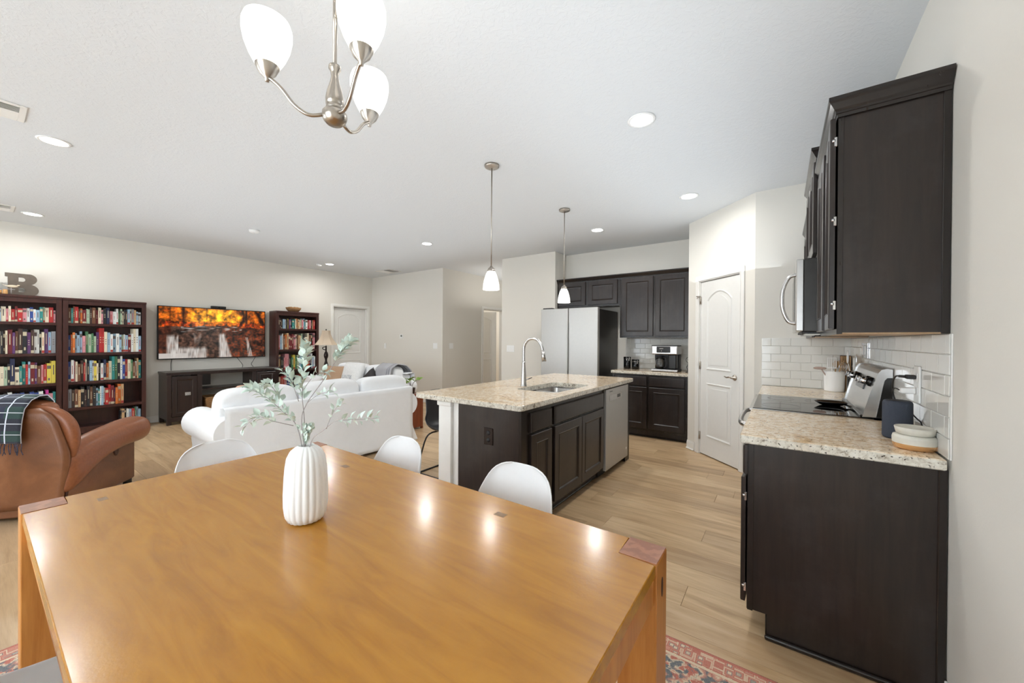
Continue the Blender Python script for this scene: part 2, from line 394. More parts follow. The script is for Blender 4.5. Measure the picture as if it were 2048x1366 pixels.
# baseboards
def base(name, p0, p1, inward, cuts=()):
    p0 = Vector((p0[0], p0[1], 0)); p1 = Vector((p1[0], p1[1], 0)); L = (p1-p0).length; u = (p1-p0).normalized()
    n = Vector((-u.y, u.x, 0)); s = 1 if n.dot(Vector((inward[0], inward[1], 0))) > 0 else -1
    Mx = Matrix(((u.x, n.x, 0, p0.x), (u.y, n.y, 0, p0.y), (0, 0, 1, 0), (0, 0, 0, 1)))
    bm = NB(); cur = 0
    for c0, c1 in list(cuts)+[(L, L)]:
        if c0-cur > 0.01:
            bx(bm, (cur, 0 if s > 0 else -.014, 0.001), (c0, .014 if s > 0 else 0, 0.085), .002, M=Mx)
            bx(bm, (cur, 0 if s > 0 else -.009, 0.085), (c0, .009 if s > 0 else 0, 0.105), .002, M=Mx)
            bx(bm, (cur, 0 if s > 0 else -.028, 0.001), (c0, .028 if s > 0 else 0, 0.018), .006, M=Mx)
        cur = c1
    struct(name, bm, M_white)
base('baseboard_left', (XL, YB), (XL, 5.55), (1, 0), [(6.52, 7.49)])
base('baseboard_back', (XL, 5.55), (-5.66, 5.55), (0, -1))
base('baseboard_hall', (-5.66, 5.55), (-5.66, 9.2), (1, 0), [(1.24, 2.14)])
base('baseboard_block', (-4.15, 5.55), (-3.06, 5.55), (0, -1))
base('baseboard_right', (XR, YB), (XR, 2.05), (-1, 0))
base('baseboard_pantry', PA, PB, (-1, -1), [(0.0, 0.90)])

# ------------------------------------------------------------------ floor: planks
bm = NB(); bx(bm, (XL-.7, YB-.1, -.1), (XR+.1, 9.3, -.0125)); floor = struct('floor', bm, M_sub)
PW, PLN = 0.186, 1.50
def plank_bm(L, Wd):
    b = NB(); bx(b, (0, 0, -.0124), (L-.0012, Wd-.0012, 0), .0012); return b
_pm = obj('plank', plank_bm(PLN, PW), M_floor, floor, local=True)
_first = [True]
rowy = -0.54; rows = []
rest = NB()
y = 1.884
while y > YB: y -= PW
k = 0
cache = {}
while y < 9.2:
    vis = (-0.2 < y < 5.95)
    off = (k*0.62) % PLN if k % 2 else (k*0.37+0.5) % PLN
    x = -.045 - math.ceil((8.05)/PLN)*PLN + off - PLN
    while x < XR:
        x0 = max(x, XL-.02); x1 = min(x+PLN, XR+.02)
        if x1-x0 > 0.02:
            yy0 = y
            if vis and not (y > 5.5 and x1 < -5.7):
                key = round(x1-x0, 3)
                if key == PLN and _first[0]:
                    o = _pm; _first[0] = False
                elif key == PLN:
                    o = _pm.copy(); COL.objects.link(o); o.parent = floor
                else:
                    o = obj('plank', plank_bm(x1-x0, PW), M_floor, floor, local=True)
                o.location = (x0, yy0, 0)
            else:
                bx(rest, (x0, yy0, -.0124), (x1-.0012, yy0+PW-.0012, 0))
        x += PLN
    y += PW; k += 1
pr = obj('far_planks', rest, M_floor, floor, local=True, kind='stuff')

# ------------------------------------------------------------------ doors
def arch_outline(w, z0, z1, rise, n=14):
    pts = [(0, z0), (w, z0), (w, z1-rise)]
    for i in range(1, n):
        a = i/n; pts.append((w*(1-a), z1-rise + rise*math.sin(PI*a)**0.8))
    pts.append((0, z1-rise)); return pts
def rect_outline(w, z0, z1): return [(0, z0), (w, z0), (w, z1), (0, z1)]
def sweep(bm, outline, r, y, M, ox=0):
    P = [Vector((u+ox, y, v)) for u, v in outline]; n = len(P)
    start = len(bm.verts)
    rings = []
    for i in range(n):
        t1 = (P[i]-P[i-1]).normalized(); t2 = (P[(i+1) % n]-P[i]).normalized(); T = (t1+t2).normalized()
        B = T.cross(Vector((0, 1, 0))); sc = 1/max(0.5, math.cos(t1.angle(t2)/2)) if t1.angle(t2) > 1e-4 else 1
        rings.append([bm.verts.new(P[i] + B*r*q*sc + Vector((0, d, 0))) for q, d in ((-1, 0.002), (-.35, -.6*r), (.35, -.35*r), (1, .002))])
    for i in range(n):
        a = rings[i]; b = rings[(i+1) % n]
        for k in range(3): bm.faces.new((a[k], a[k+1], b[k+1], b[k]))
    bmesh.ops.transform(bm, matrix=M, verts=[v for r_ in rings for v in r_])
def door_leaf(w, h, mat, parent, M, name='door_leaf'):
    bm = NB(); bx(bm, (0, 0, 0.012), (w, .035, h), .002, M=M)
    o = obj(name, bm, mat, parent)
    pw = w-0.24; x0 = .12
    for nm, out in (('upper_panel', arch_outline(pw, 1.02, h-.13, .10)), ('lower_panel', rect_outline(pw, .24, .84))):
        bm = NB(); sweep(bm, out, .014, 0, M, x0)
        cx = pw/2; cz = sum(v for u, v in out)/len(out)
        zc = (min(v for u, v in out)+max(v for u, v in out))/2; hh = (max(v for u, v in out)-min(v for u, v in out))/2
        inn = [(x0+cx+(u-cx)*(1-.09/cx), zc+(v-zc)*(1-.045/hh)) for u, v in out]
        inn = [(x0+cx+(u-cx)*(1-.045/cx), zc+(v-zc)*(1-.045/hh)) for u, v in out]
        prism(bm, inn, -.004, .004, M)
        obj(nm, bm, mat, o)
    return o
def casing(M, s0, s1, h, mat, parent, w=.06):
    bm = NB()
    for a, b, z0, z1 in ((s0-w, s0, 0, h), (s1, s1+w, 0, h), (s0-w, s1+w, h, h+w)):
        bx(bm, (a, -.016, z0), (b, 0, z1), .004, M=M)
    for a, b, z0, z1 in ((s0-.018, s0-.006, 0, h+.004), (s1+.006, s1+.018, 0, h+.004), (s0-.018, s1+.018, h+.006, h+.018)):
        bx(bm, (a, -.021, z0), (b, -.012, z1), .003, M=M)
    return obj('door_casing', bm, mat, parent)
def jamb(M, s0, s1, h, parent, t=.12):
    bm = NB()
    bx(bm, (s0, 0, 0), (s0+.012, t, h), M=M); bx(bm, (s1-.012, 0, 0), (s1, t, h), M=M); bx(bm, (s0, 0, h-.012), (s1, t, h), M=M)
    obj('door_jamb', bm, M_white, parent)
def lever(M, u, z, parent, flip=1):
    bm = NB()
    lathe(bm, [(0.0, 0), (.030, 0), (.032, .004), (.026, .012), (.012, .016), (.011, .045), (0, .046)], 20, M=M @ Matrix.Translation((u, 0, z)) @ Matrix.Rotation(R(90), 4, 'X'))
    pts = [M @ Vector((u, -.042, z)), M @ Vector((u-flip*.03, -.046, z+.004)), M @ Vector((u-flip*.07, -.044, z-.004)), M @ Vector((u-flip*.105, -.040, z+.006))]
    tube(bm, pts, lambda t: .010-.004*t, 10, 6)
    return obj('door_handle', bm, M_nickel, parent)
def hinges(M, u, zs, parent):
    for z in zs:
        bm = NB(); bx(bm, (u-.014, -.006, z-.045), (u+.014, .0, z+.045), .001, M=M)
        lathe(bm, [(0, -.046), (.006, -.046), (.006, .046), (0, .046)], 8, M=M @ Matrix.Translation((u, -.008, z)))
        obj('hinge', bm, M_nickel, parent)
# frame() gives local X along the wall seen left->right from the room, local Y pointing into the wall
# pantry door: from the left (PB side) to the right (PA side)
uP = (PA-PB).normalized(); MP = frame((PB.x, PB.y, 0), uP)
l0, l1 = PL-d1, PL-d0
bm = NB(); bx(bm, (l0+.002, .03, 0), (l1-.002, .036, .008), M=MP)
pd = bpy.data.objects.new('door_1', None); COL.objects.link(pd); pd.location = (PB.x, PB.y, 0); pd['kind'] = 'structure'
bm.free()
casing(MP, l0, l1, 2.05, M_white, pd); jamb(MP, l0, l1, 2.05, pd)
dl = door_leaf(l1-l0-.03, 2.03, M_door, pd, MP @ Matrix.Translation((l0+.015, .006, 0)))
lever(MP @ Matrix.Translation((0, .006, 0)), l1-.075, .955, dl); hinges(MP @ Matrix.Translation((0, .004, 0)), l0+.014, (.22, 1.05, 1.82), dl)
bm = NB(); tube(bm, [MP @ Vector((l0+.02, -.01, 1.87)), MP @ Vector((l0-.02, -.03, 1.87))], .006, 8); tube(bm, [MP @ Vector((l0+.0, -.02, 1.87)), MP @ Vector((l0+.01, -.045, 1.84))], .005, 8)
obj('door_stop', bm, M_nickel, dl)
# door in the left wall beside the lamp
ML = frame((XL, YB, 0), (0, 1, 0))
d = bpy.data.objects.new('door_2', None); COL.objects.link(d); d.location = (XL, 5.0, 0); d['kind'] = 'structure'
casing(ML, 6.585, 7.42, 2.05, M_white, d); jamb(ML, 6.585, 7.42, 2.05, d)
dl = door_leaf(.805, 2.03, M_door, d, ML @ Matrix.Translation((6.60, .07, 0)))
lever(ML @ Matrix.Translation((0, .07, 0)), 6.66, .95, dl, -1)
# hall door, standing ajar into the dim room
MH = frame((-5.66, 5.55, 0), (0, 1, 0))
d = bpy.data.objects.new('door_3', None); COL.objects.link(d); d.location = (-5.66, 7.2, 0); d['kind'] = 'structure'
casing(MH, 1.30, 2.08, 2.05, M_white, d); jamb(MH, 1.30, 2.08, 2.05, d)
Mleaf = frame((-5.79-.70, 7.50-.255, 0), Vector((.94, .342, 0)))
dl = door_leaf(.745, 2.03, M_door, d, Mleaf); hinges(MH @ Matrix.Translation((0, .01, 0)), 2.062, (.22, 1.05, 1.82), d)
# side room beyond the hall door
for nm, p0, p1, inn in (('wall_room_back', (-7.6, 6.3), (-7.6, 9.0), (1, 0)), ('wall_room_far', (-7.6, 9.0), (-5.78, 9.0), (0, -1)), ('wall_room_near', (-7.6, 6.3), (-5.78, 6.3), (0, 1))):
    wall_seg(nm, p0, p1, inn)

# ------------------------------------------------------------------ cabinets
def cab_door(M, w, h, parent, name='door', fr=.062, mat=None):
    """M: lower-left corner on the carcass face; local +X right, +Z up, -Y outward"""
    bm = NB(); t = .02; i = .010
    o = [(0, 0), (w, 0), (w, h), (0, h)]
    def rect(a, y): return [bm.verts.new(M @ Vector(p)) for p in ((a, y, a), (w-a, y, a), (w-a, y, h-a), (a, y, h-a))]
    rs = [rect(0, -.001), rect(0, -t+.003), rect(.003, -t), rect(fr, -t), rect(fr+.003, -t-.003), rect(fr+.009, -t-.001), rect(fr+.016, -t+.007), rect(fr+.026, -t+.008)]
    for a, b in zip(rs[:-1], rs[1:]):
        for k in range(4): bm.faces.new((a[k], a[(k+1) % 4], b[(k+1) % 4], b[k]))
    bm.faces.new(rs[-1]); bm.faces.new(rs[0][::-1])
    return obj(name, bm, mat or M_cab, parent)
def drawer_front(M, w, h, parent, name='drawer_front'):
    bm = NB()
    def rect(a, y): return [bm.verts.new(M @ Vector(p)) for p in ((a, y, a), (w-a, y, a), (w-a, y, h-a), (a, y, h-a))]
    rs = [rect(0, -.001), rect(0, -.012), rect(.006, -.019), rect(.012, -.020)]
    for a, b in zip(rs[:-1], rs[1:]):
        for k in range(4): bm.faces.new((a[k], a[(k+1) % 4], b[(k+1) % 4], b[k]))
    bm.faces.new(rs[-1]); bm.faces.new(rs[0][::-1])
    return obj(name, bm, M_cab, parent)
def crown(parent, path, z, mat=M_cabtrim, closed=False, sc=1.0):
    """path: list of (x,y) points of the cabinet top edge, crown flares outward to the left of travel"""
    prof = [(0.0, -.03), (.006, -.03), (.008, -.018), (.012, -.016), (.012, -.008), (.018, .0), (.030, .022), (.036, .030), (.036, .045), (0, .045)]
    bm = NB(); P = [Vector((p[0], p[1], 0)) for p in path]; n = len(P); rings = []
    for i in range(n):
        d1_ = (P[i]-P[i-1]).normalized() if i > 0 else (P[1]-P[0]).normalized()
        d2_ = (P[i+1]-P[i]).normalized() if i < n-1 else d1_
        n1 = Vector((-d1_.y, d1_.x, 0)); n2 = Vector((-d2_.y, d2_.x, 0)); m = (n1+n2).normalized(); k = 1/max(.3, m.dot(n1))
        rings.append([bm.verts.new(P[i] + m*k*a*sc + Vector((0, 0, z+b))) for a, b in prof])
    for a, b in zip(rings[:-1], rings[1:]):
        for j in range(len(prof)): bm.faces.new((a[j], a[(j+1) % len(prof)], b[(j+1) % len(prof)], b[j]))
    bm.faces.new(rings[0]); bm.faces.new(rings[-1][::-1])
    return obj('crown_moulding', bm, mat, parent)
def hinge_small(M, parent):
    bm = NB(); bx(bm, (-.006, -.012, -.02), (.006, .0, .02), .002, M=M)
    lathe(bm, [(0, 0), (.008, 0), (.008, .01), (0, .01)], 8, M=M @ Matrix.Translation((0, -.012, 0)))
    obj('hinge', bm, M_chrome, parent)
# --- right wall, local frame seen from the room: X runs toward -Y (camera side is on the right)
def MR(x, y1, z): return frame((x, y1, z), (0, -1, 0))
YC = 2.06
# base cabinet near the camera
t = thing('base_cabinet', 'near dark-stained base cabinet with side panel under the granite by the white wall', 'cabinet', (0.19, 2.45, 0))
bm = NB(); bx(bm, (-.115, YC+.006, .108), (XR-.002, 2.835, .872)); bx(bm, (-.045, YC+.006, .001), (XR-.002, 2.835, .108))
obj('carcass', bm, M_cab, t)
bm = NB(); bx(bm, (-.120, YC, .105), (-.098, YC+.02, .872), .001); bx(bm, (-.122, YC+.004, .108), (-.115, 2.835, .872))
obj('face_frame', bm, M_cabtrim, t)
bm = NB(); bx(bm, (.478, YC-.004, .001), (XR-.002, YC+.01, .872), .003); obj('scribe_moulding', bm, M_cabtrim, t)
bm = NB(); bx(bm, (-.052, YC-.012, .001), (.478, YC+.006, .022), .007, seg=2); obj('shoe_moulding', bm, M_cabtrim, t)
bm = NB(); bx(bm, (-.050, YC+.012, .001), (-.045, YC+.4, .106), .001); obj('toe_kick', bm, M_cabtrim, t)
Mx = MR(-.122, 2.83, 0)
drawer_front(Mx @ Matrix.Translation((.01, 0, .725)), .375, .135, t); drawer_front(Mx @ Matrix.Translation((.39, 0, .725)), .372, .135, t)
cab_door(Mx @ Matrix.Translation((.01, 0, .135)), .375, .575, t)
# the near door hangs slightly open on its hinges
Mo = frame((-.126, YC+.006, .135), (0, 1, 0)) 
Mo = Matrix.Translation((-.128, YC+.008, .135)) @ Matrix.Rotation(R(-92.5), 4, 'Z') @ Matrix.Translation((-.372, 0, 0))
cab_door(Mo, .372, .575, t)
for z in (.20, .62): hinge_small(Matrix.Translation((-.124, YC+.014, z)) @ Matrix.Rotation(R(-90), 4, 'Z'), t)
# base cabinet between range and pantry
t = thing('base_cabinet', 'dark-stained base cabinet between the range and the pantry corner', 'cabinet', (0.19, 4.0, 0))
bm = NB(); bx(bm, (-.115, 3.625, .108), (XR-.002, 4.415, .872)); bx(bm, (-.045, 3.625, .001), (XR-.002, 4.415, .108)); obj('carcass', bm, M_cab, t)
Mx = MR(-.116, 4.41, 0)
for i in range(2):
    drawer_front(Mx @ Matrix.Translation((.01+i*.39, 0, .725)), .375, .135, t); cab_door(Mx @ Matrix.Translation((.01+i*.39, 0, .135)), .375, .575, t)
# upper cabinets
def upper(y0, y1, z0, z1, label, ndoor, ends, xf=.188, near=False, crz=0):
    t = thing('wall_cabinet', label, 'cabinet', (.34, (y0+y1)/2, z0))
    bm = NB(); bx(bm, (xf+.004, y0+.004, z0+.006), (XR-.002, y1-.001, z1)); obj('carcass', bm, M_cab, t)
    bm = NB(); bx(bm, (xf-.002, y0+.001, z0), (xf+.016, y1-.001, z1-.005), .001); obj('face_frame', bm, M_cabtrim, t)
    bm = NB(); bx(bm, (xf+.016, y0+.03, z0+.001), (XR-.003, y1-.002, z0+.006)); obj('underside', bm, M_beech, t)
    w_ = (y1-y0-.02)/ndoor
    Mx = MR(xf-.003, y1-.01, z0+.022)
    for k in range(ndoor):
        if near and k == ndoor-1:
            Mo = Matrix.Translation((xf-.008, y0+.012, z0+.022)) @ Matrix.Rotation(R(-92.2), 4, 'Z') @ Matrix.Translation((-(w_-.01), 0, 0))
            cab_door(Mo, w_-.01, z1-z0-.045, t)
            for hz in (.12, .47, .80): hinge_small(Matrix.Translation((xf-.003, y0+.018, z0+hz)) @ Matrix.Rotation(R(-90), 4, 'Z'), t)
        else:
            cab_door(Mx @ Matrix.Translation((k*w_+.005, 0, 0)), w_-.01, z1-z0-.045, t)
    if near:
        bm = NB(); bx(bm, (XR-.024, y0-.002, z0), (XR-.002, y0+.008, z1), .002); obj('scribe_moulding', bm, M_cabtrim, t)
    p = []
    if 'far' in ends: p.append((XR-.003, y1))
    p += [(xf, y1), (xf, y0)]
    if 'near' in ends: p.append((XR-.003, y0))
    crown(t, p[::-1], z1)
    return t
upper(YC, 2.835, 1.372, 2.292, 'tall dark wall cabinet nearest the camera above the granite counter', 2, ('near',), near=True)
upper(2.838, 3.618, 1.84, 2.415, 'raised dark wall cabinet above the microwave', 2, ('near', 'far'), xf=.170)
upper(3.622, 4.42, 1.372, 2.292, 'dark wall cabinet beyond the microwave by the pantry corner', 2, ())

# countertops
def rrect(x0, y0, x1, y1, r, n=6, rs=None):
    rs = rs or (r, r, r, r); pts = []
    for (cx, cy, a0, q) in ((x1-rs[0], y0+rs[0], -90, rs[0]), (x1-rs[1], y1-rs[1], 0, rs[1]), (x0+rs[2], y1-rs[2], 90, rs[2]), (x0+rs[3], y0+rs[3], 180, rs[3])):
        for i in range(n+1): a = R(a0+90*i/n); pts.append((cx+q*math.cos(a), cy+q*math.sin(a)))
    return pts
def slab(bm, out, z0, z1, hole=None, e=.004):
    def ring(pts, z, k=0.0):
        cx = sum(p[0] for p in pts)/len(pts); cy = sum(p[1] for p in pts)/len(pts)
        r = []
        for x, y in pts:
            dx = (x-cx); dy = (y-cy); r.append(bm.verts.new((x-math.copysign(k, dx), y-math.copysign(k, dy), z)))
        return r
    def br(a, b):
        n = len(a)
        for i in range(n): bm.faces.new((a[i], a[(i+1) % n], b[(i+1) % n], b[i]))
    o = [ring(out, z0, e), ring(out, z0+e), ring(out, z1-e), ring(out, z1, e)]
    for a, b in zip(o[:-1], o[1:]): br(a, b)
    if hole is None: bm.faces.new(o[0][::-1]); bm.faces.new(o[-1])
    else:
        i = [ring(hole, z0), ring(hole, z1)]; br(i[1], i[0]); br(o[-1], i[1]); br(i[0], o[0])
CT0, CT1 = .874, .914
bm = NB(); slab(bm, rrect(-.152, 2.03, XR-.012, 2.838, .004, rs=(.003, .003, .003, .012)), CT0, CT1)
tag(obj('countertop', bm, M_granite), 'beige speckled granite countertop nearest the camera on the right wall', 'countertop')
bm = NB(); slab(bm, rrect(-.152, 3.622, XR-.012, 4.418, .004), CT0, CT1)
tag(obj('countertop', bm, M_granite), 'granite countertop between the range and the pantry corner', 'countertop')

# tile backsplash: each tile a part
def backsplash(name, M, L, z0, z1, skip=None):
    bm = NB(); bx(bm, (0, -.006, z0), (L, -.001, z1), M=M)
    g = struct(name, bm, M_grout)
    TW, TH = .152, .0762
    cache = {}
    rows = int(math.ceil((z1-z0-.001)/TH)); 
    for r_ in range(rows):
        za = z0+r_*TH; zb = min(za+TH, z1); x = -(TW/2) if r_ % 2 else 0.0
        while x < L-.004:
            a = max(x, 0); b = min(x+TW, L)
            if b-a > .012 and not (skip and skip(a, b, za, zb)):
                key = (round(b-a, 3), round(zb-za, 3))
                if key not in cache:
                    q = NB(); bx(q, (.0012, -.004, .0012), (b-a-.0012, .0, zb-za-.0012), .0018)
                    o = obj('tile', q, M_tile, g, local=True); cache[key] = o
                else: o = cache[key].copy(); COL.objects.link(o); o.parent = g
                mw = M @ Matrix.Translation((a, -.0062, za))
                o.matrix_local = mw @ Matrix.Rotation(R(random.uniform(-.35, .35)), 4, 'X') @ Matrix.Rotation(R(random.uniform(-.35, .35)), 4, 'Z')
            x += TW
    return g
backsplash('trim_1', frame((XR, 4.43, 0), (0, -1, 0)), 4.43-2.03, .915, 1.371)
backsplash('trim_2', frame((-.155, 4.43, 0), (1, 0, 0)), .655, .915, 1.371)
backsplash('trim_3', frame((-2.0, YF, 0), (1, 0, 0)), 1.05, .915, 1.371)

# ------------------------------------------------------------------ range
t = thing('range', 'stainless freestanding electric range with black glass cooktop between the counters', 'range', (.17, 3.23, 0))
y0, y1 = 2.845, 3.615
bm = NB(); bx(bm, (-.11, y0, .03), (.47, y1, .905), .003); obj('body', bm, M_steeld, t)
bm = NB(); bx(bm, (-.155, y0+.006, .16), (-.11, y1-.006, .78), .006); obj('oven_door', bm, M_steel, t)
bm = NB(); bx(bm, (-.157, y0+.1, .30), (-.153, y1-.1, .62), .002); obj('oven_window', bm, M_black, t)
bm = NB(); bx(bm, (-.155, y0+.004, .79), (-.10, y1-.004, .90), .006); obj('front_rail', bm, M_steel, t)
bm = NB(); bx(bm, (-.15, y0+.006, .04), (-.11, y1-.006, .15), .006); obj('storage_drawer', bm, M_steel, t)
bm = NB(); bx(bm, (-.165, y0, .903), (.42, y1, .917), .004); obj('cooktop_rim', bm, M_steel, t)
bm = NB(); bx(bm, (-.145, y0+.006, .916), (.40, y1-.006, .921), .002); cook = obj('cooktop_glass', bm, M_glassk, t)
for cx, cy, r in ((.0, 3.04, .105), (.0, 3.42, .08), (.24, 3.04, .075), (.24, 3.42, .10)):
    bm = NB(); lathe(bm, [(r-.002, 0), (r-.002, .0006), (r, .0006), (r, 0)], 40, loc=(cx, cy, .921), cap=False)
    obj('burner_ring', bm, plain('grey_burner_print', rgb(90, 90, 90), .3), cook)
bm = NB(); tube(bm, [(-.155, y0+.06, .80), (-.20, y0+.07, .80), (-.222, y0+.16, .80), (-.228, 3.23, .80), (-.222, y1-.16, .80), (-.20, y1-.07, .80), (-.155, y1-.06, .80)], .013, 10, 6, flat=1.3); obj('handle', bm, M_steel, t)
# backguard: slanted curved profile
bm = NB()
prof = [(.375, .922), (.385, .965), (.405, 1.05), (.428, 1.13), (.438, 1.165), (.452, 1.185), (.475, 1.192), (.488, 1.185), (.488, .922)]
Mb = Matrix(((1, 0, 0, 0), (0, 1, 0, 0), (0, 0, 1, 0), (0, 0, 0, 1)))
prism(bm, prof, y0+.028, y1-.028, Mb); bgd = obj('backguard', bm, M_steel, t)
for a, b in ((y0, y0+.028), (y1-.028, y1)):
    bm = NB()
    out = [(p[0]-.006, p[1]+.003) for p in prof[:-2]]+[(.490, 1.19), (.490, .93)]
    prism(bm, out, a, b); obj('end_cap', bm, M_steel, bgd)
    bm = NB(); inn = [(.425, .925), (.452, 1.10), (.458, 1.13), (.468, 1.145), (.489, 1.147), (.489, .925)]
    prism(bm, inn, (a-.002 if a == y0 else b-.001), (a+.002 if a == y0 else b+.002)); obj('side_panel', bm, M_black, bgd)
bm = NB(); bx(bm, (.36, y0+.004, .921), (.49, y1-.004, .935), .003); obj('vent_strip', bm, M_black, bgd)
def knob(y, z, x):
    Mk = Matrix.Translation((x, y, z)) @ Matrix.Rotation(R(-76), 4, 'Y')
    bm = NB(); lathe(bm, [(0, -.004), (.027, -.004), (.027, .006), (.02, .010), (.019, .018), (0, .019)], 24, M=Mk)
    k = obj('control_knob', bm, M_black, bgd)
    bm = NB(); lathe(bm, [(0, .018), (.020, .018), (.021, .030), (.019, .040), (.016, .043), (0, .043)], 24, M=Mk); obj('knob_cap', bm, M_chrome, k)
    bm = NB(); bx(bm, (-.019, -.006, .042), (.019, .006, .054), .004, M=Mk); obj('knob_grip', bm, M_chrome, k)
for y in (2.97, 3.07, 3.39, 3.49): knob(y, 1.112, .419)
bm = NB(); bx(bm, (-.003, -.13, -.03), (.003, .13, .03), .001, M=Matrix.Translation((.411, 3.23, 1.085)) @ Matrix.Rotation(R(14), 4, 'Y')); obj('display', bm, M_black, bgd)

# microwave
t = thing('microwave', 'stainless over-the-range microwave with bowed handle under the raised cabinet', 'microwave', (.3, 3.23, 1.40))
y0, y1 = 2.842, 3.612
bm = NB(); bx(bm, (.108, y0, 1.40), (.50, y1, 1.832), .003); obj('body', bm, M_steeld, t)
bm = NB(); bx(bm, (.070, y0+.002, 1.402), (.107, y1-.002, 1.830), .004); dr = obj('door', bm, M_steel, t)
bm = NB(); bx(bm, (.067, y0+.22, 1.47), (.071, y1-.06, 1.77), .001); obj('door_window', bm, M_black, dr)
bm = NB(); tube(bm, [(.072, y0+.09, 1.75), (.035, y0+.09, 1.735), (.008, y0+.09, 1.67), (.002, y0+.09, 1.60), (.008, y0+.09, 1.53), (.035, y0+.09, 1.465), (.072, y0+.09, 1.45)], .011, 10, 6); obj('handle', bm, M_steel, dr)
bm = NB(); bx(bm, (.10, y0+.04, 1.388), (.47, y1-.04, 1.401), .003); obj('vent_grille', bm, M_blackm, t)
for q in (y0+.07, y1-.23):
    bm = NB(); bx(bm, (.115, q, 1.380), (.19, q+.16, 1.389), .003); obj('lamp_cover', bm, M_wplastic, t)

# ------------------------------------------------------------------ fridge wall: cabinets, counter, fridge
def MF(x0, y, z): return frame((x0, y, z), (1, 0, 0))
t = thing('base_cabinet', 'dark base cabinet under the coffee maker beside the fridge', 'cabinet', (-1.47, 5.63, 0))
bm = NB(); bx(bm, (-1.985, 5.345, .108), (-.962, YF-.002, .872)); bx(bm, (-1.985, 5.41, .001), (-.962, YF-.002, .108)); obj('carcass', bm, M_cab, t)
bm = NB(); bx(bm, (-1.987, 5.336, .10), (-.960, 5.346, .872), .001); obj('face_frame', bm, M_cabtrim, t)
Mx = MF(-1.985, 5.336, 0)
for a, w_ in ((.03, .455), (.515, .455)):
    drawer_front(Mx @ Matrix.Translation((a, 0, .715)), w_, .135, t); cab_door(Mx @ Matrix.Translation((a, 0, .135)), w_, .565, t)
bm = NB(); bx(bm, (-1.985, 5.395, .001), (-.962, 5.41, .022), .005); obj('shoe_moulding', bm, M_cabtrim, t)
bm = NB(); slab(bm, rrect(-2.0, 5.30, -.953, YF-.012, .004), CT0, CT1)
tag(obj('countertop', bm, M_granite), 'short granite countertop under the coffee maker', 'countertop')
t = thing('wall_cabinet', 'pair of tall dark wall cabinet doors above the coffee maker', 'cabinet', (-1.47, 5.78, 1.38))
bm = NB(); bx(bm, (-1.985, 5.634, 1.386), (-.962, YF-.002, 2.288)); obj('carcass', bm, M_cab, t)
bm = NB(); bx(bm, (-1.987, 5.626, 1.38), (-.960, 5.636, 2.29), .001); obj('face_frame', bm, M_cabtrim, t)
for a, w_ in ((.03, .455), (.515, .455)): cab_door(MF(-1.985, 5.626, 1.38) @ Matrix.Translation((a, 0, .025)), w_, .86, t)
crown(t, [(-.955, 5.626), (-1.987, 5.626)][::-1] if False else [(-1.987, 5.626), (-.955, 5.626)][::-1], 2.29)
t = thing('wall_cabinet', 'low dark wall cabinet above the fridge', 'cabinet', (-2.52, 5.78, 1.85))
bm = NB(); bx(bm, (-3.048, 5.634, 1.872), (-1.990, YF-.002, 2.288)); obj('carcass', bm, M_cab, t)
bm = NB(); bx(bm, (-3.05, 5.626, 1.866), (-1.989, 5.636, 2.29), .001); obj('face_frame', bm, M_cabtrim, t)
for a, w_ in ((.03, .475), (.55, .475)): cab_door(MF(-3.05, 5.626, 1.866) @ Matrix.Translation((a, 0, .03)), w_, .37, t)
crown(t, [(-1.990, 5.626), (-3.05, 5.626)], 2.29)
t = thing('refrigerator', 'side-by-side stainless refrigerator with dark sides in the corner alcove', 'fridge', (-2.58, 5.5, 0))
bm = NB(); bx(bm, (-3.043, 5.172, .02), (-2.122, 5.90, 1.79), .004); obj('body', bm, M_steeld, t)
for a, b, nm in ((-3.048, -2.590, 'freezer_door'), (-2.578, -2.120, 'fridge_door')):
    bm = NB(); bx(bm, (a, 5.10, .06), (b, 5.165, 1.812), .006, seg=2); obj(nm, bm, M_steelf, t)
for a in (-2.604, -2.566):
    bm = NB(); bx(bm, (a-.003, 5.096, .35), (a+.003, 5.102, 1.6), .001); obj('recessed_grip', bm, M_steelf, t)
bm = NB(); bx(bm, (-3.03, 5.18, .001), (-2.13, 5.22, .06)); obj('kick_grille', bm, M_blackm, t)
for q in (-2.30, -3.03):
    bm = NB(); bx(bm, (q, 5.12, 1.812), (q+.16, 5.20, 1.83), .004); obj('hinge_cover', bm, M_blackm, t)

# ------------------------------------------------------------------ island
t = thing('kitchen_island', 'dark kitchen island with white end post and granite top', 'island', (-1.75, 3.2, 0))
XI = -1.398; YI0, YI1 = 2.095, 4.285
bm = NB(); bx(bm, (-1.962, YI0, .108), (XI-.004, YI0+.018, .872)); bx(bm, (-1.962, YI0, .001), (XI-.07, YI0+.018, .108)); obj('end_panel', bm, M_cab, t)
bm = NB(); bx(bm, (-1.962, YI0+.018, .001), (-1.945, YI1, .872)); bx(bm, (-1.945, YI1-.018, .001), (XI-.006, YI1, .872)); bx(bm, (-1.945, YI0+.018, .10), (XI-.006, 3.5, .118)); bx(bm, (XI-.075, YI0+.018, .001), (XI-.065, 3.5, .10)); bx(bm, (-1.945, 3.49, .118), (XI-.006, 3.508, .872)); obj('carcass', bm, M_cab, t)
bm = NB(); bx(bm, (XI-.022, YI0-.004, .10), (XI+.001, YI0+.012, .872), .002); bx(bm, (XI-.006, YI0, .10), (XI, 3.50, .872)); bx(bm, (XI-.006, 4.155, .001), (XI, YI1, .872)); obj('face_frame', bm, M_cabtrim, t)
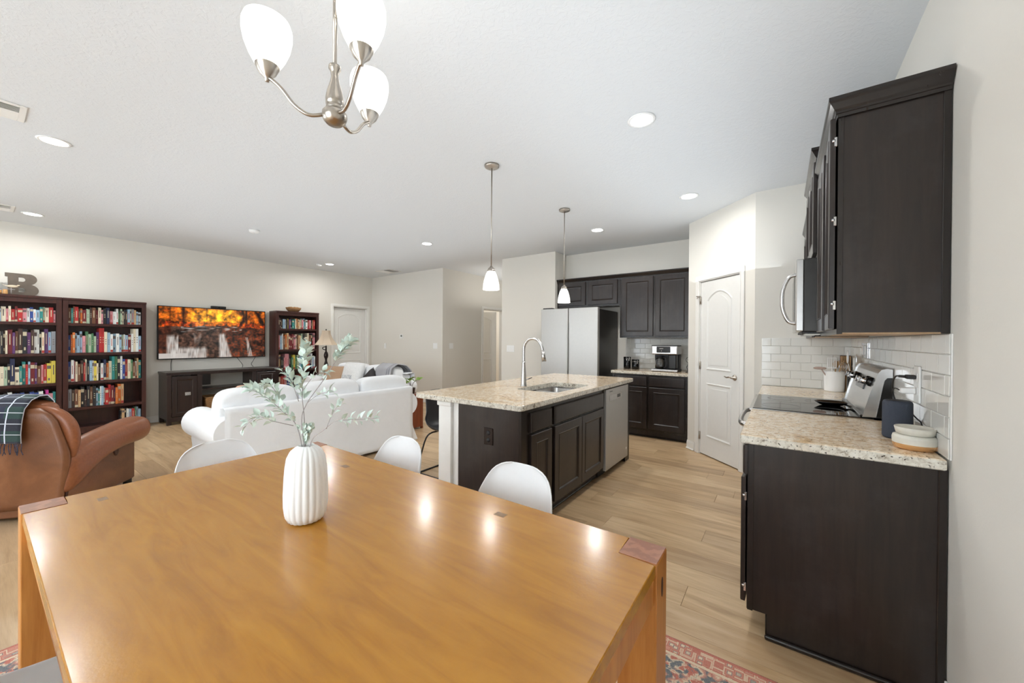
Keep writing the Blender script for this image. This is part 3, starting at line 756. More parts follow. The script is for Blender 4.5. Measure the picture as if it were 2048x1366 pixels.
bm = NB(); bx(bm, (-1.962, YI0-.012, .001), (XI-.06, YI0, .020), .006); bx(bm, (XI-.075, YI0, .001), (XI-.058, 3.5, .02), .006); obj('shoe_moulding', bm, M_cabtrim, t)
def MI(y0, z): return frame((XI, y0, z), (0, 1, 0))
drawer_front(MI(2.19, .705), .285, .135, t); cab_door(MI(2.19, .125), .285, .565, t)
drawer_front(MI(2.52, .705), .955, .135, t, 'false_drawer_front')
cab_door(MI(2.52, .125), .474, .565, t); cab_door(MI(3.0, .125), .474, .565, t)
bm = NB(); bx(bm, (-1.715, YI0-.007, .60), (-1.635, YI0-.001, .72), .002); pl = obj('outlet_plate', bm, M_bronze, t)
for z in (.635, .685):
    bm = NB(); lathe(bm, [(0, 0), (.017, 0), (.016, .004), (0, .004)], 16, M=Matrix.Translation((-1.675, YI0-.006, z)) @ Matrix.Rotation(R(90), 4, 'X')); obj('socket', bm, M_blackm, pl)
# white knee wall and post
bm = NB(); bx(bm, (-2.015, YI0-.002, .001), (-1.964, YI1+.0, .872), .001); obj('knee_wall', bm, M_white, t)
for ya, yb in ((YI0-.028, YI0+.09), (YI1-.09, YI1+.02)):
    bm = NB(); bx(bm, (-2.145, ya, .001), (-2.017, yb, .872), .003); bx(bm, (-2.157, ya-.010, .835), (-2.010, yb+.012, .872), .008, seg=2); bx(bm, (-2.153, ya-.008, .001), (-2.012, yb+.008, .10), .005)
    obj('end_post', bm, M_white, t)
hole = rrect(-1.875, 2.70, -1.475, 3.385, .06, 6)
bm = NB(); slab(bm, rrect(-2.385, 2.035, -1.362, 4.325, .03, 6), CT0, CT1, hole)
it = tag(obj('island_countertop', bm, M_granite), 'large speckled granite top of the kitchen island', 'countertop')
# sink
t = thing('kitchen_sink', 'double bowl undermount stainless sink set in the island top', 'sink', (-1.67, 3.04, .70))
def bowl(y0, y1, dep, nm):
    bm = NB(); out = rrect(-1.868, y0, -1.482, y1, .05, 6); rings = []
    for (k, z) in ((-.012, .8735), (0, .8735), (.004, .86), (.008, .873-dep+.03), (.03, .873-dep), (.12, .873-dep-.004)):
        cx, cy = -1.675, (y0+y1)/2
        rings.append([bm.verts.new((x-math.copysign(min(k, abs(x-cx)*.9), x-cx), y-math.copysign(min(k, abs(y-cy)*.9), y-cy), z)) for x, y in out])
    n = len(out)
    for a, b in zip(rings[:-1], rings[1:]):
        for i in range(n): f = bm.faces.new((a[i], a[(i+1) % n], b[(i+1) % n], b[i])); f.smooth = True
    bm.faces.new(rings[-1])
    b = obj(nm, bm, M_steel, t)
    bm = NB(); lathe(bm, [(0, .0), (.04, 0), (.042, .003), (.03, .003), (.028, .001), (0, .001)], 20, loc=(-1.69, (y0+y1)/2, .873-dep-.003)); obj('drain', bm, M_chrome, b)
bowl(2.715, 2.97, .18, 'small_bowl'); bowl(2.995, 3.372, .21, 'large_bowl')
# faucet
t = thing('faucet', 'brushed nickel gooseneck pull-down faucet behind the island sink', 'faucet', (-1.915, 2.90, .914))
bm = NB(); lathe(bm, [(0, .0), (.031, 0), (.031, .006), (.027, .014), (.024, .06), (.019, .14), (.0145, .215), (.0145, .23), (0, .23)], 24, loc=(-1.915, 2.90, .9141)); obj('base', bm, M_steel, t)
bm = NB(); fx, fy = -1.915, 2.90
tube(bm, [(fx, fy, 1.13), (fx, fy, 1.25), (fx+.012, fy, 1.30), (fx+.05, fy, 1.34), (fx+.10, fy, 1.352), (fx+.15, fy, 1.335), (fx+.185, fy, 1.29), (fx+.20, fy, 1.245)], .0125, 12, 6); obj('gooseneck', bm, M_steel, t)
bm = NB(); tube(bm, [(fx+.200, fy, 1.247), (fx+.207, fy, 1.20), (fx+.214, fy, 1.15)], lambda q: .0145+.006*q, 14); obj('spray_head', bm, M_steel, t)
bm = NB(); tube(bm, [(fx, fy+.02, .965), (fx+.0, fy+.045, .972), (fx+.01, fy+.12, .985)], lambda q: .009-.004*q, 10); obj('lever', bm, M_steel, t)
# dishwasher
t = thing('dishwasher', 'stainless dishwasher at the far end of the island', 'dishwasher', (-1.68, 3.83, 0))
bm = NB(); bx(bm, (-1.935, 3.515, .122), (XI-.012, 4.148, .862)); obj('tub', bm, M_steeld, t)
bm = NB(); bx(bm, (XI+.0005, 3.512, .078), (XI+.030, 4.150, .862), .004, seg=2); dw = obj('door_panel', bm, M_steelf, t)
bm = NB(); bx(bm, (XI+.029, 3.60, .742), (XI+.0315, 3.95, .80), .001); obj('pocket_handle', bm, M_steel, dw)
bm = NB(); bx(bm, (XI+.031, 3.81, .757), (XI+.0325, 3.90, .79), .0005); obj('display', bm, M_black, dw)
bm = NB(); bx(bm, (XI+.029, 3.60, .832), (XI+.0305, 3.68, .838), .0003); obj('badge', bm, M_black, dw)
bm = NB(); bx(bm, (XI-.065, 3.515, .001), (XI-.055, 4.148, .076)); obj('kick_plate', bm, M_blackm, t)
bm = NB(); lathe(bm, [(0, 0), (.014, 0), (.014, .001), (0, .001)], 18, M=Matrix.Translation((XI+.030, 4.10, .17)) @ Matrix.Rotation(R(90), 4, 'Y')); obj('sticker', bm, M_wplastic, dw)

# ------------------------------------------------------------------ dining table
t = thing('dining_table', 'large honey brown wooden dining table with square corner legs', 'table', (-1.21, .62, 0))
TX0, TX1, TY0, TY1, TZ = -2.165, -.262, .092, 1.142, .75
LG = .105
bm = NB()
out = [(TX0+LG, TY0+.004), (TX1-LG, TY0+.004), (TX1-LG, TY0+LG), (TX1-.006, TY0+LG), (TX1-.006, TY1-LG), (TX1-LG, TY1-LG), (TX1-LG, TY1-.004), (TX0+LG, TY1-.004), (TX0+LG, TY1-LG), (TX0+.006, TY1-LG), (TX0+.006, TY0+LG), (TX0+LG, TY0+LG)]
out = [(TX0+LG+.0012, TY0+.004), (TX1-LG-.0012, TY0+.004), (TX1-LG-.0012, TY0+LG+.0012), (TX1-.004, TY0+LG+.0012), (TX1-.004, TY1-LG-.0012), (TX1-LG-.0012, TY1-LG-.0012), (TX1-LG-.0012, TY1-.004), (TX0+LG+.0012, TY1-.004), (TX0+LG+.0012, TY1-LG-.0012), (TX0+.004, TY1-LG-.0012), (TX0+.004, TY0+LG+.0012), (TX0+LG+.0012, TY0+LG+.0012)]
a = [bm.verts.new((x, y, TZ-.032)) for x, y in out]; b = [bm.verts.new((x, y, TZ-.001)) for x, y in out]
bm.faces.new(a[::-1]); bm.faces.new(b)
for i in range(12): bm.faces.new((a[i], a[(i+1) % 12], b[(i+1) % 12], b[i]))
bmesh.ops.bevel(bm, geom=[e for e in bm.edges if all(v.co.z > TZ-.01 for v in e.verts)], offset=.0025, segments=2, affect='EDGES', profile=.5)
top = obj('tabletop', bm, M_table, t)
for sx in (0, 1):
    for sy in (0, 1):
        xa = TX0 if sx == 0 else TX1-LG; ya = TY0 if sy == 0 else TY1-LG
        bm = NB(); bx(bm, (xa, ya, .0074), (xa+LG, ya+LG, TZ-.0012), .003, seg=2); lg = obj('leg', bm, M_tableleg, t)
        bm = NB(); bx(bm, (xa+.0015, ya+.0015, TZ-.0014), (xa+LG-.0015, ya+LG-.0015, TZ+.0006), .0008); obj('leg_end_grain', bm, M_end, lg)
        bm = NB(); xo = xa+LG if sx else xa
        lathe(bm, [(0, -.0012), (.009, -.0012), (.009, .0008), (0, .0008)], 24, M=Matrix.Translation((xo, ya+LG*.52, TZ-.085)) @ Matrix.Diagonal((1, 1, 3.0, 1)) @ Matrix.Rotation(R(90), 4, 'Y')); obj('bolt_slot', bm, M_leatherd, lg)
for q in (((TX0+LG, TY0+.014, .64), (TX1-LG, TY0+.036, .717)), ((TX0+LG, TY1-.036, .64), (TX1-LG, TY1-.014, .717)), ((TX0+.014, TY0+LG, .64), (TX0+.036, TY1-LG, .717)), ((TX1-.030, TY0+LG, .64), (TX1-.008, TY1-LG, .717))):
    bm = NB(); bx(bm, q[0], q[1], .002); obj('apron', bm, M_tableleg, t)
for x, y in ((-2.02, .275), (-1.645, .997), (-.77, 1.03), (-.42, .26)):
    bm = NB(); bx(bm, (x-.02, y-.0125, TZ-.002), (x+.02, y+.0125, TZ-.0006)); obj('plug', bm, M_peg, top)

# vase
vx, vy = -1.262, .628
t = thing('vase', 'white fluted ceramic vase standing on the dining table', 'vase', (vx, vy, TZ))
prof = [(.040, 0), (.052, .004), (.0615, .022), (.0650, .05), (.0655, .09), (.0635, .14), (.0610, .175), (.0565, .205), (.047, .225), (.034, .236), (.026, .2405), (.0245, .243), (.022, .2415), (.021, .232), (.030, .222), (.030, .1)]
NF = 20
def flut(i, z):
    a = i/8.0
    return -0.055*(1-abs(math.sin(PI*a)))*(1 if z < .236 else .35)
bm = NB(); lathe(bm, prof, NF*8, flute=flut, loc=(vx, vy, TZ+.0004)); obj('body', bm, M_vase, t)

# leafy stems in the vase: control points in room coordinates
def leaf_mesh(L, W, mat, nm='leaf'):
    bm = NB(); n = 6; rows = []
    for i in range(n+1):
        s = i/n; wd = W*math.sin(PI*min(1, s*1.02+.001)**0.8)*.5 if 0 < i < n else .0006
        z = .10*L*math.sin(PI*s)
        rows.append([bm.verts.new((-wd, s*L, z+wd*.35)), bm.verts.new((0, s*L, z)), bm.verts.new((wd, s*L, z+wd*.35))])
    for a, b in zip(rows[:-1], rows[1:]):
        for k in range(2): f = bm.faces.new((a[k], a[k+1], b[k+1], b[k])); f.smooth = True
    me = bpy.data.meshes.new(nm); bm.to_mesh(me); bm.free(); me.materials.append(mat); return me
LM = [leaf_mesh(.034, .021, M_leaf), leaf_mesh(.028, .019, M_leaf), leaf_mesh(.038, .020, M_leaf)]
spray = thing('leafy_spray', 'dusty green artificial leafy branches arranged in the white fluted vase', 'plant', (vx, vy, TZ+.24))
rnd = random.Random(11)
def put_leaf(parent, base_, p, dirv, me, sc=1.0):
    d = Vector(dirv).normalized(); up = Vector((rnd.uniform(-.6, .6), rnd.uniform(-.6, .6), 1))
    zax = (up - d*up.dot(d)).normalized(); xax = d.cross(zax)
    o = bpy.data.objects.new('leaf', me); COL.objects.link(o); o.parent = parent
    Mx = Matrix(((xax.x, d.x, zax.x, 0), (xax.y, d.y, zax.y, 0), (xax.z, d.z, zax.z, 0), (0, 0, 0, 1)))
    o.matrix_local = Matrix.Translation(Vector(p)-base_) @ Mx @ Matrix.Scale(sc, 4)
    return o
VB = Vector((vx, vy, TZ+.24))
ri = Vector((math.cos(R(35.23)), math.sin(R(35.23)), 0)); fo = Vector((-math.sin(R(35.23)), math.cos(R(35.23)), 0))
def V3(r_, f_, z_): return Vector((vx, vy, TZ+.245)) + ri*r_ + fo*f_ + Vector((0, 0, z_))
# (control points: right, forward, up from the mouth), radius, leaves from fraction, count, size
STEMS = [
 ([(0, 0, -.06), (-.012, .01, .08), (-.030, .03, .16), (-.030, .04, .27), (-.02, .05, .325)], .0016, .45, 36, 1.0),
 ([(.003, 0, -.06), (-.010, -.01, .07), (.0, .0, .13), (.040, .02, .20), (.075, .03, .26), (.100, .04, .305), (.125, .05, .34)], .0017, .70, 34, .9),
 ([(.003, 0, .135), (.035, -.01, .158), (.065, -.015, .170), (.100, -.02, .175)], .0011, .45, 9, .85),
 ([(-.004, 0, -.06), (-.025, -.01, .06), (-.062, -.03, .115), (-.105, -.05, .165), (-.150, -.06, .19)], .0017, .30, 40, .95),
 ([(-.03, -.02, .065), (-.075, -.05, .085), (-.120, -.06, .10), (-.165, -.06, .065)], .0013, .3, 24, .9),
 ([(-.055, -.02, .10), (-.085, -.01, .155), (-.120, .0, .195), (-.165, .02, .18)], .0013, .25, 26, .9),
 ([(-.025, 0, .14), (-.055, .01, .205), (-.085, .02, .235)], .0012, .25, 18, .9),
 ([(-.028, .03, .17), (.0, .03, .21), (.035, .03, .235), (.055, .03, .225)], .0012, .35, 12, .9),
 ([(.006, -.01, -.05), (.03, -.02, .02), (.075, -.04, .055), (.115, -.05, .085), (.155, -.055, .092), (.205, -.06, .095), (.252, -.06, .10)], .0014, .58, 20, .8),
 ([(.085, -.04, .06), (.098, -.04, .095), (.115, -.04, .125), (.135, -.04, .145)], .0010, .35, 9, .75),
]
for (pts, r_, f0, n, sz) in STEMS:
    P = catmull([V3(*p) for p in pts], 6)
    bm = NB(); tube(bm, P, lambda q, r_=r_: r_*(1-.6*q), 6); st = obj('stem', bm, M_stem, spray)
    for i in range(n):
        f = f0+(1-f0)*(i/(n-1)); k = min(int(f*(len(P)-1)), len(P)-2); p = P[k].lerp(P[k+1], f*(len(P)-1)-k); T = (P[k+1]-P[k]).normalized()
        side = T.cross(Vector((0, 0, 1))).normalized(); a = (i*2.4)+rnd.uniform(-.4, .4)
        nrm = side*math.cos(a)+side.cross(T)*math.sin(a)
        put_leaf(spray, VB, p+nrm*.004, T*.75+nrm*.9+Vector((0, 0, .15)), rnd.choice(LM), sz*rnd.uniform(.7, 1.05))
for i in range(64):   # small tuft at the mouth of the vase
    a = rnd.uniform(0, 2*PI); e = rnd.uniform(.03, .6); q = rnd.uniform(.0, .06)
    d = Vector((math.cos(a)*e, math.sin(a)*e, 1)).normalized(); p = Vector((vx, vy, TZ+.245))+d*q
    put_leaf(spray, VB, p, d+Vector((rnd.uniform(-.5, .5), rnd.uniform(-.5, .5), rnd.uniform(-.1, .4))), LM[1], rnd.uniform(.45, .75))

# ------------------------------------------------------------------ moulded shell chairs
def shell_mesh(mat, name, parent, ztop=.82, sc=1.0):
    pr = [(.235, .415, .185, .0), (.215, .440, .205, .008), (.15, .445, .222, .022), (.05, .432, .232, .042), (-.05, .425, .235, .062), (-.13, .435, .234, .082), (-.185, .475, .224, .095), (-.215, .54, .208, .085), (-.232, .61, .194, .066), (-.246, .68, .181, .046), (-.256, .735, .165, .030), (-.262, .775, .143, .02), (-.266, .803, .108, .012), (-.268, .816, .05, .010)]
    bm = NB(); rows = []; nU = 14
    for (yy, zz, hw, lift) in pr:
        row = []
        back = min(1, max(0, (zz-.45)/.2)) if yy < -.1 else 0
        for i in range(nU+1):
            u = -1+2*i/nU; x = hw*math.sin(u*PI/2*.96)/math.sin(PI/2*.96); c = abs(u)**2.4
            row.append(bm.verts.new((x, yy + lift*c*back*1.3 + .0, zz + lift*c*(1-back))))
        rows.append(row)
    for a, b in zip(rows[:-1], rows[1:]):
        for i in range(nU): f = bm.faces.new((a[i], a[i+1], b[i+1], b[i])); f.smooth = True
    o = obj(name, bm, mat, parent, local=True)
    m = o.modifiers.new('solid', 'SOLIDIFY'); m.thickness = .007; m.offset = 0
    m = o.modifiers.new('sub', 'SUBSURF'); m.levels = 1; m.render_levels = 1
    return o
def shell_chair(label, loc, rz, group):
    t = thing('shell_chair', label, 'chair', loc, rz, group)
    shell_mesh(M_shell, 'seat_shell', t)
    for sx in (-1, 1):
        for (ya, yb) in ((.12, .20), (-.10, -.20)):
            bm = NB(); tube(bm, [(sx*.12, ya, .40), (sx*.215, yb, .009)], lambda q: .014-.003*q, 12); obj('leg', bm, M_beech, t, local=True)
    bm = NB()
    for a, b in (((-.16, .14, .26), (.12, -.10, .39)), ((.16, .14, .26), (-.12, -.10, .39)), ((-.165, -.14, .25), (.12, .12, .39)), ((.165, -.14, .25), (-.12, .12, .39)), ((-.17, .15, .24), (.17, .15, .24)), ((-.175, -.15, .24), (.175, -.15, .24))): tube(bm, [a, b], .004, 6)
    bx(bm, (-.13, -.11, .395), (.13, .13, .405)); obj('strut_frame', bm, M_blackm, t, local=True)
    return t
G = 'white shell chairs around the dining table'
c0 = shell_chair('white shell chair on the far side of the table nearest the island', (-.885, 1.072, .0025), R(180), G)
dup(c0, (-1.63, 1.072, .0025), R(180), 'white shell chair on the far side of the table just left of the island')
dup(c0, (-2.075, .71, .0025), R(-90), 'white shell chair at the left end of the table before the white sofa')
dup(c0, (-1.36, .10, .0025), R(3), 'white shell chair at the near side of the table, bottom left corner')

# black chair behind the island
t = thing('sled_chair', 'black bucket chair on a thin black sled frame behind the island', 'chair', (-2.70, 2.80, 0), R(-90))
shell_mesh(M_shellk, 'seat_shell', t)
bm = NB()
for s in (-1, 1): tube(bm, [(s*.10, .10, .41), (s*.205, .12, .40), (s*.225, .17, .30), (s*.235, .22, .02), (s*.235, .205, .008), (s*.235, -.25, .008), (s*.235, -.262, .02), (s*.225, -.17, .32), (s*.20, -.12, .41), (s*.1, -.1, .42)], .008, 8, 3)
tube(bm, [(-.235, -.25, .008), (.235, -.25, .008)], .008, 8); tube(bm, [(-.10, .10, .41), (-.1, -.10, .42)], .008, 8); tube(bm, [(.10, .10, .41), (.1, -.10, .42)], .008, 8)
obj('sled_frame', bm, M_blackm, t, local=True)

# ------------------------------------------------------------------ rug
def rug_mat():
    t = NT('persian_rug_pattern'); v = t.coord()
    sx = t.n('ShaderNodeSeparateXYZ'); t.l(v, sx.inputs[0])
    def m(op, a, b=None, c=None):
        x = t.n('ShaderNodeMath', operation=op)
        for i, q in enumerate((a, b, c)):
            if q is None: continue
            if isinstance(q, bpy.types.NodeSocket): t.l(q, x.inputs[i])
            else: x.inputs[i].default_value = q
        return x.outputs[0]
    ex = m('SUBTRACT', 1.525, m('ABSOLUTE', sx.outputs[0])); ey = m('SUBTRACT', 1.22, m('ABSOLUTE', sx.outputs[1])); e = m('MINIMUM', ex, ey)
    vo = t.n('ShaderNodeTexVoronoi', distance='MANHATTAN'); vo.inputs['Scale'].default_value = 8.5; vo.inputs['Randomness'].default_value = .55
    no = t.n('ShaderNodeTexNoise'); no.inputs['Scale'].default_value = 22; t.l(v, no.inputs['Vector'])
    av = t.n('ShaderNodeMix', data_type='RGBA'); av.inputs[0].default_value = .05; t.l(v, av.inputs[6]); t.l(no.outputs['Color'], av.inputs[7]); t.l(av.outputs[2], vo.inputs[0])
    red, nav, crm, pnk = rgb(186, 96, 78), rgb(88, 96, 104), rgb(222, 202, 172), rgb(206, 140, 118)
    fld = t.ramp(vo.outputs['Distance'], [(0, crm), (.10, crm), (.12, red), (.26, red), (.28, crm), (.33, nav), (.52, nav), (.56, crm), (.64, pnk), (.8, nav)], 'LINEAR')
    n2 = t.ramp(t.noise(v, 16, 3, .6, 1.5), [(.46, (0, 0, 0, 1)), (.50, (1, 1, 1, 1))]); fld = t.mix(n2, fld, t.ramp(t.noise(v, 30, 2), [(.4, nav), (.5, crm), (.6, red)]))
    v2 = t.n('ShaderNodeTexVoronoi', distance='CHEBYCHEV'); v2.inputs['Scale'].default_value = 26; v2.inputs['Randomness'].default_value = .7; t.l(v, v2.inputs[0])
    brd = t.ramp(v2.outputs['Distance'], [(0, crm), (.16, crm), (.2, nav), (.28, pnk), (.42, red), (.5, crm), (.6, pnk)])
    col = t.mix(t.ramp(e, [(.105, (0, 0, 0, 1)), (.108, (1, 1, 1, 1))]), brd, fld)
    for a, b, c in ((.092, .104, crm), (.085, .089, red), (.004, .016, red), (0, .004, rgb(120, 56, 48))):
        k = m('MULTIPLY', m('GREATER_THAN', e, a), m('LESS_THAN', e, b)); col = t.mix(k, col, c)
    fine = t.noise(t.coord((1, 1, 1)), 320, 2); col = t.mix(.16, col, t.ramp(fine, [(.3, rgb(90, 80, 74)), (.7, rgb(240, 230, 214))]))
    t.set(Base_Color=col, Roughness=.95); t.bump(fine, .3, .003); return t.m
t = thing('area_rug', 'red and navy patterned persian style rug under the dining table', 'rug', (-1.175, .597, 0))
bm = NB(); bx(bm, (-2.70, -.623, .0005), (.35, 1.817, .007), .002); obj('pile', bm, rug_mat(), t)

# ------------------------------------------------------------------ bookcases
def bookcase(y0, y1, levels, label, crown_over=.012):
    t = thing('bookcase', label, 'bookcase', (-7.9, (y0+y1)/2, 0), 0, 'dark cherry bookcases along the television wall')
    xb, xf, h = XL+.02, -7.75, 1.86
    for a, b in ((y0, y0+.022), (y1-.022, y1)):
        bm = NB(); bx(bm, (xb, a, .001), (xf, b, h-.03), .001); obj('side', bm, M_case, t)
    bm = NB(); bx(bm, (xb-.0, y0-.002, h-.03), (xf+.014, y1+.002, h), .003); obj('top', bm, M_case, t)
    bm = NB(); bx(bm, (xb, y0+.02, .08), (xb+.008, y1-.02, h-.03)); obj('back_panel', bm, M_case, t)
    for a, b in ((y0, y0+.048), (y1-.048, y1)):
        bm = NB(); bx(bm, (xf-.001, a, .001), (xf+.006, b, h-.03), .001); obj('stile', bm, M_case, t)
    bm = NB(); bx(bm, (xf-.016, y0+.048, h-.085), (xf+.005, y1-.048, h-.03), .001); obj('top_rail', bm, M_case, t)
    bm = NB(); bx(bm, (xf-.016, y0+.048, .03), (xf+.005, y1-.048, .10), .001); obj('bottom_rail', bm, M_case, t)
    for z in levels:
        bm = NB(); bx(bm, (xb+.008, y0+.022, z-.034), (xf-.002, y1-.022, z), .001); obj('shelf', bm, M_case, t)
    return t
LV = [1.525, 1.125, .735, .385, .115]
CASES = {'left bookcase': (-.13, .683), 'middle bookcase': (.69, 1.50), 'bookcase by the lamp': (3.29, 4.10)}
for k, (a, b) in CASES.items():
    bookcase(a, b, LV, {'left bookcase': 'dark wooden bookcase cut by the left edge, metal letter on top', 'middle bookcase': 'dark wooden bookcase full of books beside the television', 'bookcase by the lamp': 'dark wooden bookcase with a woven bowl on top by the lamp'}[k])
BC = {'white': (226, 228, 224), 'cream': (226, 214, 188), 'tan': (196, 160, 118), 'brown': (112, 72, 50), 'dark brown': (66, 46, 40), 'black': (36, 36, 40), 'grey': (140, 142, 146), 'red': (176, 44, 44), 'dark red': (110, 32, 38), 'pink': (206, 140, 146), 'orange': (206, 112, 48), 'yellow': (216, 196, 84), 'green': (74, 120, 84), 'pale green': (168, 188, 160), 'teal': (44, 132, 128), 'light blue': (150, 180, 200), 'blue': (48, 72, 140), 'navy': (34, 42, 74), 'purple': (98, 60, 110), 'magenta': (186, 60, 140)}
M_page = plain('book_page_edge', rgb(228, 220, 200), .9)
M_titles = [plain('spine_print_light', rgb(196, 184, 156), .6), plain('spine_print_dark', rgb(104, 92, 90), .6), plain('spine_print_red', rgb(170, 60, 50), .6)]
def book_mesh(cname, var):
    c = BC[cname]; mat = plain(cname.replace(' ', '_')+'_book_cover', rgb(*c), .45, var=.08)
    bm = NB()   # unit book: x 0..1 thickness runs along Y here: spine faces +X
    bx(bm, (.965, 0, 0), (1, 1, 1), .012); bx(bm, (0, 0, 0), (.965, .07, 1)); bx(bm, (0, .93, 0), (.965, 1, 1))
    bx(bm, (.02, .07, .02), (.965, .93, .975), mi=1)
    lum = sum(c)/3
    mi = 2
    if var == 0: bx(bm, (1, .38, .38), (1.0035, .62, .82), mi=mi)
    elif var == 1: bx(bm, (1, .06, .72), (1.0035, .94, .88), mi=mi); bx(bm, (1, .30, .14), (1.0035, .70, .26), mi=mi)
    elif var == 2:
        for z in (.40, .50, .60): bx(bm, (1, .3, z), (1.0035, .7, z+.035), mi=mi)
    else: bx(bm, (1, .02, .02), (1.003, .98, .14), mi=mi); bx(bm, (1, .38, .35), (1.0035, .6, .75), mi=mi)
    me = bpy.data.meshes.new('book'); bmesh.ops.recalc_face_normals(bm, faces=bm.faces[:]); bm.to_mesh(me); bm.free()
    me.materials.append(mat); me.materials.append(M_page); me.materials.append(M_titles[1] if lum > 130 and var != 3 else (M_titles[0] if lum <= 130 else M_titles[2]))
    return me
BM = {(c, v): book_mesh(c, v) for c in BC for v in range(4)}
ORD = 'first second third fourth fifth sixth seventh eighth ninth tenth eleventh twelfth thirteenth fourteenth fifteenth sixteenth seventeenth eighteenth nineteenth twentieth twenty-first twenty-second twenty-third twenty-fourth twenty-fifth twenty-sixth twenty-seventh twenty-eighth twenty-ninth thirtieth thirty-first thirty-second'.split()
SH = ['top shelf', 'second shelf', 'third shelf', 'fourth shelf', 'bottom shelf']
C_ = dict(w='white', c='cream', t='tan', n='brown', N='dark brown', k='black', g='grey', r='red', R='dark red', p='pink', o='orange', y='yellow', e='green', E='pale green', T='teal', l='light blue', b='blue', v='navy', u='purple', m='magenta')
brn = random.Random(5)
def fill(case, si, codes, y0=None, y1=None, hmin=.60, hmax=.80, lean_last=0, start_gap=0, H_=None, fromright=False, tall=(), n_=None):
    if n_:
        keep = sorted(brn.sample(range(len(codes)), n_)); tall = [i for i, k in enumerate(keep) if k in tall]; codes = ''.join(codes[k] for k in keep)
    a, b = CASES[case]; ya = (a+.05 if y0 is None else y0); yb = (b-.05 if y1 is None else y1)
    z = LV[si]; space = (LV[si-1]-.034 if si > 0 else 1.775)-z
    n = len(codes); ws = [brn.uniform(.6, 1.5) for _ in codes]; tot = sum(ws); W = (yb-ya)-.0008*n
    y = ya
    for i, cd in enumerate(codes):
        wd = ws[i]/tot*W; hh = space*brn.uniform(hmin, hmax); 
        if i in tall: hh = space*.93
        dp = min(.20, max(.12, hh*.68)); inset = brn.uniform(.025, .058)
        me = BM[(C_[cd], brn.randrange(4))]
        o = bpy.data.objects.new('book', me); COL.objects.link(o)
        o.scale = (dp, wd, hh); o.location = (-7.75-inset-dp, y, z+.0006)
        if lean_last and i >= n-lean_last:
            ang = R(brn.uniform(9, 13)) if lean_last < 3 else R(8)
            o.rotation_euler = (ang, 0, 0); y += wd*1.02+(.045 if lean_last < 3 else .004)
        else: y += wd+.0008
        k = (n-1-i) if fromright else i
        nm = {'left bookcase': 'left bookcase', 'middle bookcase': 'middle bookcase', 'bookcase by the lamp': 'bookcase by the lamp'}[case]
        tag(o, '%s book, %s from the %s, %s of %s' % (C_[cd], ORD[k], 'right' if fromright else 'left', SH[si], nm), 'book', 'books on the %s of the %s' % (SH[si], nm))
fill('middle bookcase', 0, 'nTnrnoREckNnRncpkvpwwneEckNlwcgtlw', hmin=.72, hmax=.92, n_=29)
fill('middle bookcase', 1, 'obotollwllnpeEeEurrwwclwlwclEwlRwcwl', hmin=.62, hmax=.80, tall=(17, 18, 33, 34), n_=28)
fill('middle bookcase', 2, 'bwpcnNRrckwlwkyybckwvocyeTekwbrcenwtnT', hmin=.66, hmax=.84, tall=(25, 26, 27, 28), n_=30)
fill('middle bookcase', 3, 'ckgNntkNcknklTlwlwrroRruoot', y1=1.27, hmin=.72, hmax=.90, n_=21)
fill('middle bookcase', 4, 'kgwtEckwlreull', y0=1.235, hmin=.66, hmax=.84, lean_last=0, n_=9)
fill('left bookcase', 0, 'wwckgwwwwgclcpkcyrRrrpwvlbwlTEcrp', hmin=.62, hmax=.84, fromright=True, n_=26)
fill('left bookcase', 1, 'lcbowpblrgeulckNcRunNkuvNwwcwkckulgp', hmin=.72, hmax=.88, fromright=True, n_=27)
fill('left bookcase', 2, 'lowbckcwtotcEglkvwcccTTrlRunpryyc', hmin=.62, hmax=.82, fromright=True, tall=(16, 17), n_=26)
fill('left bookcase', 3, 'kgovTctyglbwkwbbbbbbbcwmmpTl', hmin=.66, hmax=.84, fromright=True, n_=22)
fill('bookcase by the lamp', 0, 'cNNNNlwkyukTTcotcEplTwrpktprR', y1=4.045, hmin=.70, hmax=.84, n_=25)
fill('bookcase by the lamp', 1, 'roplwnotRRRRcpcnotcEkccCcnkrrp'.replace('C', 'c'), hmin=.64, hmax=.90, n_=24)
fill('bookcase by the lamp', 2, 'ctkkopppkeTyeElTccorroRvwlw', hmin=.62, hmax=.86, n_=22)
fill('bookcase by the lamp', 3, 'pcrrpgwlbTcpkwlrn', y1=3.8, hmin=.6, hmax=.85, n_=14)

# things on the bookcases
t = thing('metal_letter', 'dark metal marquee letter B standing on the left bookcase', 'letter', (-7.93, .40, 1.86))
def letterB(sc, y0, z0, grow=0):
    pts = [(0, 0), (0, .0)]
    o = [(-.03, 0), (.175, 0)]
    for i in range(1, 14): a = -90+180*i/14; o.append((.165+.072*math.cos(R(a))+.0, .072+.072*math.sin(R(a))))
    o.append((.19, .144))
    for i in range(1, 14): a = -90+180*i/14; o.append((.155+.068*math.cos(R(a)), .212+.068*math.sin(R(a))))
    o += [(-.03, .28), (-.03, .235), (-.008, .232), (-.008, .045), (-.03, .042)]
    return [(y0+u*sc, z0+v*sc) for u, v in o]
B0y, B0z = .265, 1.861
fr_ = frame((-7.90, 0, 0), (0, 1, 0))
def Dh(cz, r): return [(B0y+.075, B0z+cz-r), (B0y+.105, B0z+cz-r)]+[(B0y+.105+r*.9*math.cos(R(q)), B0z+cz+r*math.sin(R(q))) for q in range(-75, 80, 15)]+[(B0y+.105, B0z+cz+r), (B0y+.075, B0z+cz+r)]
bm = NB()
